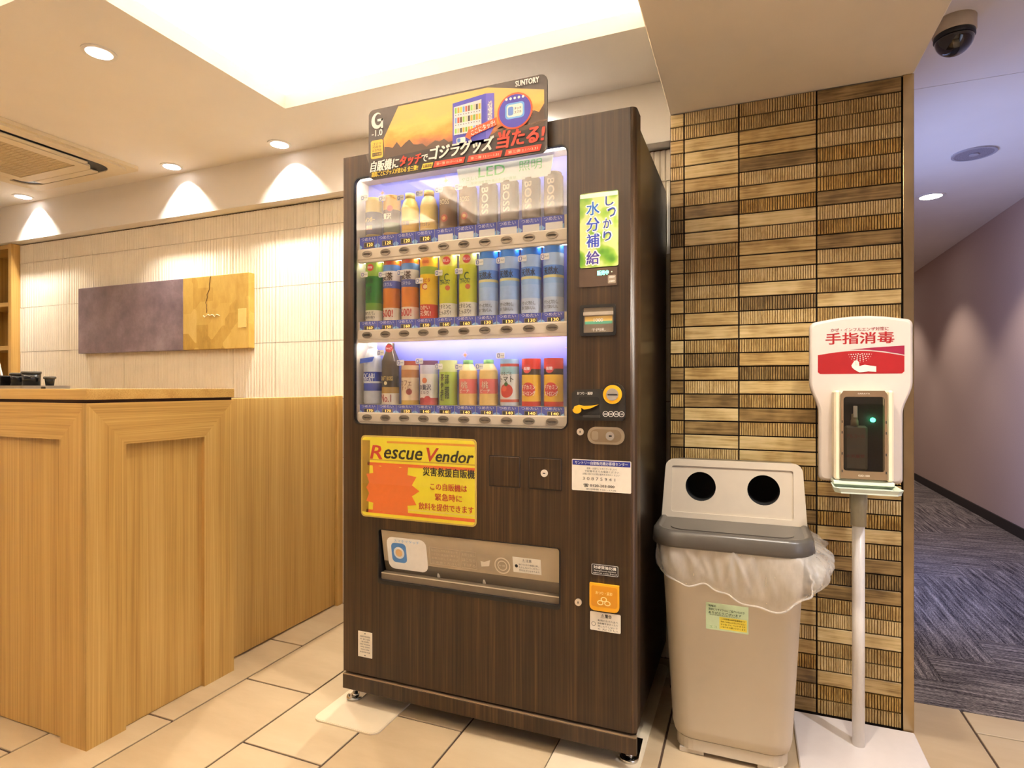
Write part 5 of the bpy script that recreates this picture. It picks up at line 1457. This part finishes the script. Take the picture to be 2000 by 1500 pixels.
def bagring(k, K):
    out = []
    t = k / K
    for i, (x, y) in enumerate(PER):
        a = math.atan2(y - BCY, x - BCX)
        front = max(0, -math.sin(a)); right = max(0, math.cos(a)); left = max(0, -math.cos(a))
        # how far the bag hangs and bulges
        hang = .060 + .080 * front ** 2 * (1 + .42 * math.cos(a) ) + .030 * right + .018 * left + .010 * math.sin(5 * a + 1) + .004 * math.sin(11 * a)
        bulge = .004 + math.sin(PI * min(1, t * 1.05)) * (.006 + .048 * right ** 2 + .003 * left ** 2) + (.018 * right) * t - .004 * left
        wr = folds(a, t) * (1 - .75 * left) * math.sin(PI * min(1, .12 + t * .88)) + .0032 * math.sin(23 * a + 5 * t) * t + .0042 * math.sin(9 * a + 2.0 + 2 * t) * math.sin(PI * t) + .0022 * math.sin(41 * a - 6 * t) * math.sin(PI * t)
        tk = .008 * max(0, t - .85) / .15
        q = 1 + (bulge + wr - tk) / .19
        z = .624 - hang * t - .004 * math.sin(17 * a) * t
        out.append((BCX + (x - BCX) * q + math.copysign(.0, x), BCY + (y - BCY) * q, z))
    return out
bag = MB().loft([bagring(k, 18) for k in range(19)], bagm, False, False)
# gathered hem
hem = bagring(18, 18)
bag.tube(hem + hem[:1], .0028, FILM('liner_hem', (248, 242, 232), .60), 6)
bag.build('liner_bag', bin_)
# sticker (animal mark left out)
def binfront(z): return BCY - (.150 + (.178 - .150) * (z - .08) / .52)
bst = MB()
sx0, sx1, sz0, sz1 = -.108, .003, .382, .458
bst.plate([(sx0, sz0), (sx1, sz0), (sx1, sz1), (sx0, sz1)], 'y', .0, .0006, INK(196, 212, 168))
bst.quad(sx0 + .036, sx1 - .004, sz0 + .005, sz0 + .039, -.0003, INK(238, 216, 74))
grn = INK(40, 66, 44)
for i, s in enumerate(('地域の', '清掃とリサイクルにご協力いただき', 'ありがとうございます')):
    ww = (.020, .094, .086)[i]
    bst.text(s, sx0 + .007 + ww / 2, sz1 - .008 - .0095 * i, ww, .0068, -.0004, grn, .015)
bst.text('空き容器のみ入れてください', sx0 + .050, sz1 - .033, .08, .0038, -.0004, grn, 0)
for i, s in enumerate(('この回収箱は飲料容器専用です', '家庭ごみ等は入れないでください', '空き缶 びん ペットボトル', 'ご協力をお願いいたします')):
    bst.text(s, sx0 + .0715, sz0 + .034 - .0075 * i, .064, .0048, -.0006, INK(96, 80, 20), .01)
bst.text('エコ', sx0 + .019, sz0 + .008, .018, .006, -.0004, INK(110, 160, 90), .01)
bst.v = [(x, binfront(z) + y - .0009, z) for x, y, z in bst.v]
bst.build('sticker', bin_)

# ================================================================== HAND SANITISER STAND
HX, HY = 0.303, 1.972
hs = thing('sanitizer_stand', (HX, HY, 0), 'white hand sanitizer stand with a red printed board and automatic dispenser', 'sanitizer stand')
wp = P('stand_white', (212, 198, 186), .4, var=.02)
MB().cbox(HX - .168, HX + .168, 1.775, 2.1045, .0005, .010, .003, P('stand_base_white', (222, 212, 204), .35, var=.02)).build('base_plate', hs)
MB().cyl((HX, HY), 'z', .0165, .010, .70, P('pole_white', (238, 231, 222), .35, var=.02), 24).build('pole', hs)
collar = P('collar_grey', (168, 160, 134), .4)
MB().lathe(HX, HY, [(.021, .655), (.0205, .702), (.023, .705), (.023, .752)], collar, 24).build('collar', hs)
# board outline
BY = 1.945
def board_outline(k):
    """half outline from bottom to top, offset inwards by k"""
    pts = [(.070 - k * .3, .786 + k)] + [(.094 - k + .012 * math.sin(a), .798 + k - .012 * math.cos(a)) for a in [PI / 2 * i / 4 for i in range(5)]]
    for i in range(11):
        t = i / 10; s = t * t * (3 - 2 * t)
        pts.append((.106 - k + .024 * s, .985 + .09 * t))
    pts += [(.130 - k, 1.10), (.130 - k, 1.225)]
    pts += [(.112 - k + .018 * math.cos(a), 1.237 - k + .018 * math.sin(a)) for a in [PI / 2 * i / 5 for i in range(6)]]
    pts += [(.06, 1.264 - k), (.02, 1.2675 - k)]
    return pts
def full(k):
    h = board_outline(k)
    return [(HX + x, z) for x, z in h] + [(HX - x, z) for x, z in h[::-1]]
bdm = MB()
o0, o1 = full(0), full(.007)
n = len(o0)
bdm.loft([[(x, BY + .028, z) for x, z in o0], [(x, BY + .006, z) for x, z in o0], [(x, BY, z) for x, z in o1]], wp, True, True)
board = bdm.build('board', hs)
# print on the board
pr = MB(); yb = BY - .0004
rd1 = INK(160, 8, 14); mg = INK(150, 16, 56)
bw = .109; bz0, bz1 = 1.100, 1.165
cur = [(HX - bw + 2 * bw * i / 20, 1.1625 + .011 * math.sin(PI * i / 20 * .9) * (1 - i / 20) * 2.2 - .004 * math.sin(PI * i / 20)) for i in range(21)]
lowc = [(HX - bw + 2 * bw * i / 20, 1.164 + .012 * math.sin(PI * min(1, i / 12)) * (1 if i < 12 else 0) - (.012 * (i - 4) / 16 if i > 4 else 0)) for i in range(21)]
wave = lambda i, a, b, c: (HX - bw + 2 * bw * i / 24, a + b * math.sin(PI * i / 24) + c * (i / 24) ** 2)
top1 = [wave(i, 1.156, .012, -.006) for i in range(25)]
pr.poly([(HX - bw + .006, bz0), (HX + bw - .006, bz0), (HX + bw, bz0 + .006)] + top1[::-1] + [(HX - bw, bz0 + .006)], yb, rd1)
t2a = [wave(i, 1.157, .014, -.004) for i in range(25)]; t2b = [wave(i, 1.157, .010, .022) for i in range(25)]
pr.poly([p for p in t2a[4:]] + [(p[0], max(p[1], q[1])) for p, q in zip(t2b[4:], t2a[4:])][::-1], yb - .0003, mg)
pr.text('かぜ・インフルエンザ対策に', HX - .002, 1.2285, .146, .011, yb, INK(140, 18, 28), .015)
pr.text('手指消毒', HX - .002, 1.2035, .172, .033, yb, INK(160, 10, 18), .03)
for k in range(5):
    for i in range(3 + 2 * k):
        a = PI + PI * (i + .5) / (3 + 2 * k)
        r = .005 + .0052 * k
        pr.poly(circ(HX + r * 1.12 * math.cos(a), 1.160 + r * math.sin(a), .0016 if k < 4 else .0009, 8), yb - .0006, INK(246, 226, 214))
hand_pts = [(-.020, 1.118), (-.014, 1.112), (-.002, 1.104), (.008, 1.1045), (.020, 1.107), (.040, 1.105), (.040, 1.121), (.024, 1.1235), (.012, 1.126), (.004, 1.124), (-.002, 1.122), (-.003, 1.134), (-.007, 1.1385), (-.011, 1.139), (-.015, 1.137), (-.0185, 1.131), (-.022, 1.124)]
pr.poly([(HX + x, z) for x, z in hand_pts], yb - .0008, INK(240, 226, 208))
for a in ((-.008, 1.136, -.009, 1.124), (-.0125, 1.136, -.013, 1.124)):
    pr.poly([(HX + a[0], a[1]), (HX + a[0] + .0008, a[1]), (HX + a[2] + .0008, a[3]), (HX + a[2], a[3])], yb - .0010, INK(190, 150, 130))
pr.build('board_print', board)
# dispenser unit
dv = MB()
dx0, dx1, dz0, dz1 = HX - .073, HX + .073, .797, 1.052
DYF = 1.885
side = P('dispenser_cream', (238, 222, 188), .4, var=.02)
cop = P('dispenser_face', (150, 122, 92), .35, .4, var=.04)
for sx in (-1, 1):
    xa = HX + sx * .073; xb = HX + sx * .056
    dv.cbox(min(xa, xb), max(xa, xb), DYF + .004, BY, dz0, dz1, .005, side)
dv.cbox(dx0 + .012, dx1 - .012, DYF + .03, BY, dz0, dz1 - .004, .003, side)
disp = dv.build('dispenser_body', hs)
fc = MB().plate([(HX - .057, dz0 + .006), (HX + .057, dz0 + .006), (HX + .057, dz1 - .012), (HX + .050, dz1 - .001), (HX - .050, dz1 - .001), (HX - .057, dz1 - .012)], 'y', DYF, DYF + .006, cop, holes=[rrect(HX - .050, HX + .050, dz0 + .028, dz1 - .018, .008, 4)])
fc.text('SARAYA', HX, dz1 - .009, .030, .0035, DYF - .0004, INK(236, 224, 206), .02).text('GUD-1000', HX, dz0 + .016, .028, .005, DYF - .0004, INK(240, 226, 200), .02)
for zq in (.96, .93, .87, .82):
    for sx in (-1, 1): fc.box(HX + sx * .0535 - .0012, HX + sx * .0535 + .0012, DYF - .0008, DYF, zq, zq + .007, blackp)
fc.build('face_frame', disp)
cav = MB().box(HX - .051, HX + .051, DYF + .0285, DYF + .0298, dz0 + .026, dz1 - .016, P('cavity_dark', (52, 46, 40), .5))
# bottle inside
btl = MB().cbox(HX - .046, HX + .012, DYF + .012, DYF + .028, dz0 + .028, .952, .006, P('bottle_translucent', (126, 118, 100), .4))
btl.lathe(HX - .020, DYF + .020, [(.010, .952), (.010, .966), (.008, .970), (.008, .985)], P('bottle_neck', (168, 152, 118), .4), 16)
btl.cbox(HX - .024, HX - .014, DYF + .010, DYF + .016, .975, 1.008, .001, INK(244, 238, 226))
for i, (s, c2) in enumerate((('アルコール', (150, 44, 48)), ('手指消毒剤', (120, 110, 100)), ('火気厳禁', (150, 44, 48)))):
    btl.text(s, HX - .019, .922 - .028 * i, .046, .010, DYF + .0116, INK(*c2), .01)
cav.build('cavity', disp); btl.build('refill_bottle', disp)
MB().cyl((HX + .024, .969), 'y', .0062, DYF + .010, DYF + .018, EMIT('sensor_led', (.05, 1.0, .5), 10.0), 16).build('sensor_light', disp)
MB().plate(rrect(HX - .050, HX + .050, dz0 + .028, dz1 - .018, .008, 4), 'y', DYF + .0015, DYF + .003, GLASS('smoked_window', (.66, .63, .60), 1.5)).build('smoked_window', disp)
# drip tray
tr = MB()
tint = P('tray_green_white', (214, 222, 202), .3, var=.02)
tz = .776
o_ = [(HX - .075, DYF + .03), (HX + .075, DYF + .03), (HX + .079, DYF - .055), (HX + .066, DYF - .075), (HX - .066, DYF - .075), (HX - .079, DYF - .055)]
i_ = [((x - HX) * .93 + HX, DYF + .026 if y > DYF else y + .006) for x, y in o_]
tr.plate(o_, 'z', tz - .004, tz, tint)
nn = len(o_)
tr.add([(x, y, tz) for x, y in o_] + [(HX + (x - HX) * 1.05, y - (.004 if y < DYF else 0), tz + .010) for x, y in o_] + [(HX + (x - HX) * 1.01, y + .002, tz + .010) for x, y in o_] + [(x, y, tz + .001) for x, y in i_],
       [(k * nn + i, k * nn + (i + 1) % nn, (k + 1) * nn + (i + 1) % nn, (k + 1) * nn + i) for k in range(3) for i in range(nn)], tint)
tr.build('drip_tray', hs)
MB().cbox(dx0 - .002, dx1 + .002, DYF + .004, BY, dz0 - .012, dz0 - .001, .002, tint).build('tray_holder', hs)
MB().cbox(HX - .02, HX + .02, BY + .012, HY + .012, .72, .95, .002, collar).build('board_bracket', hs)
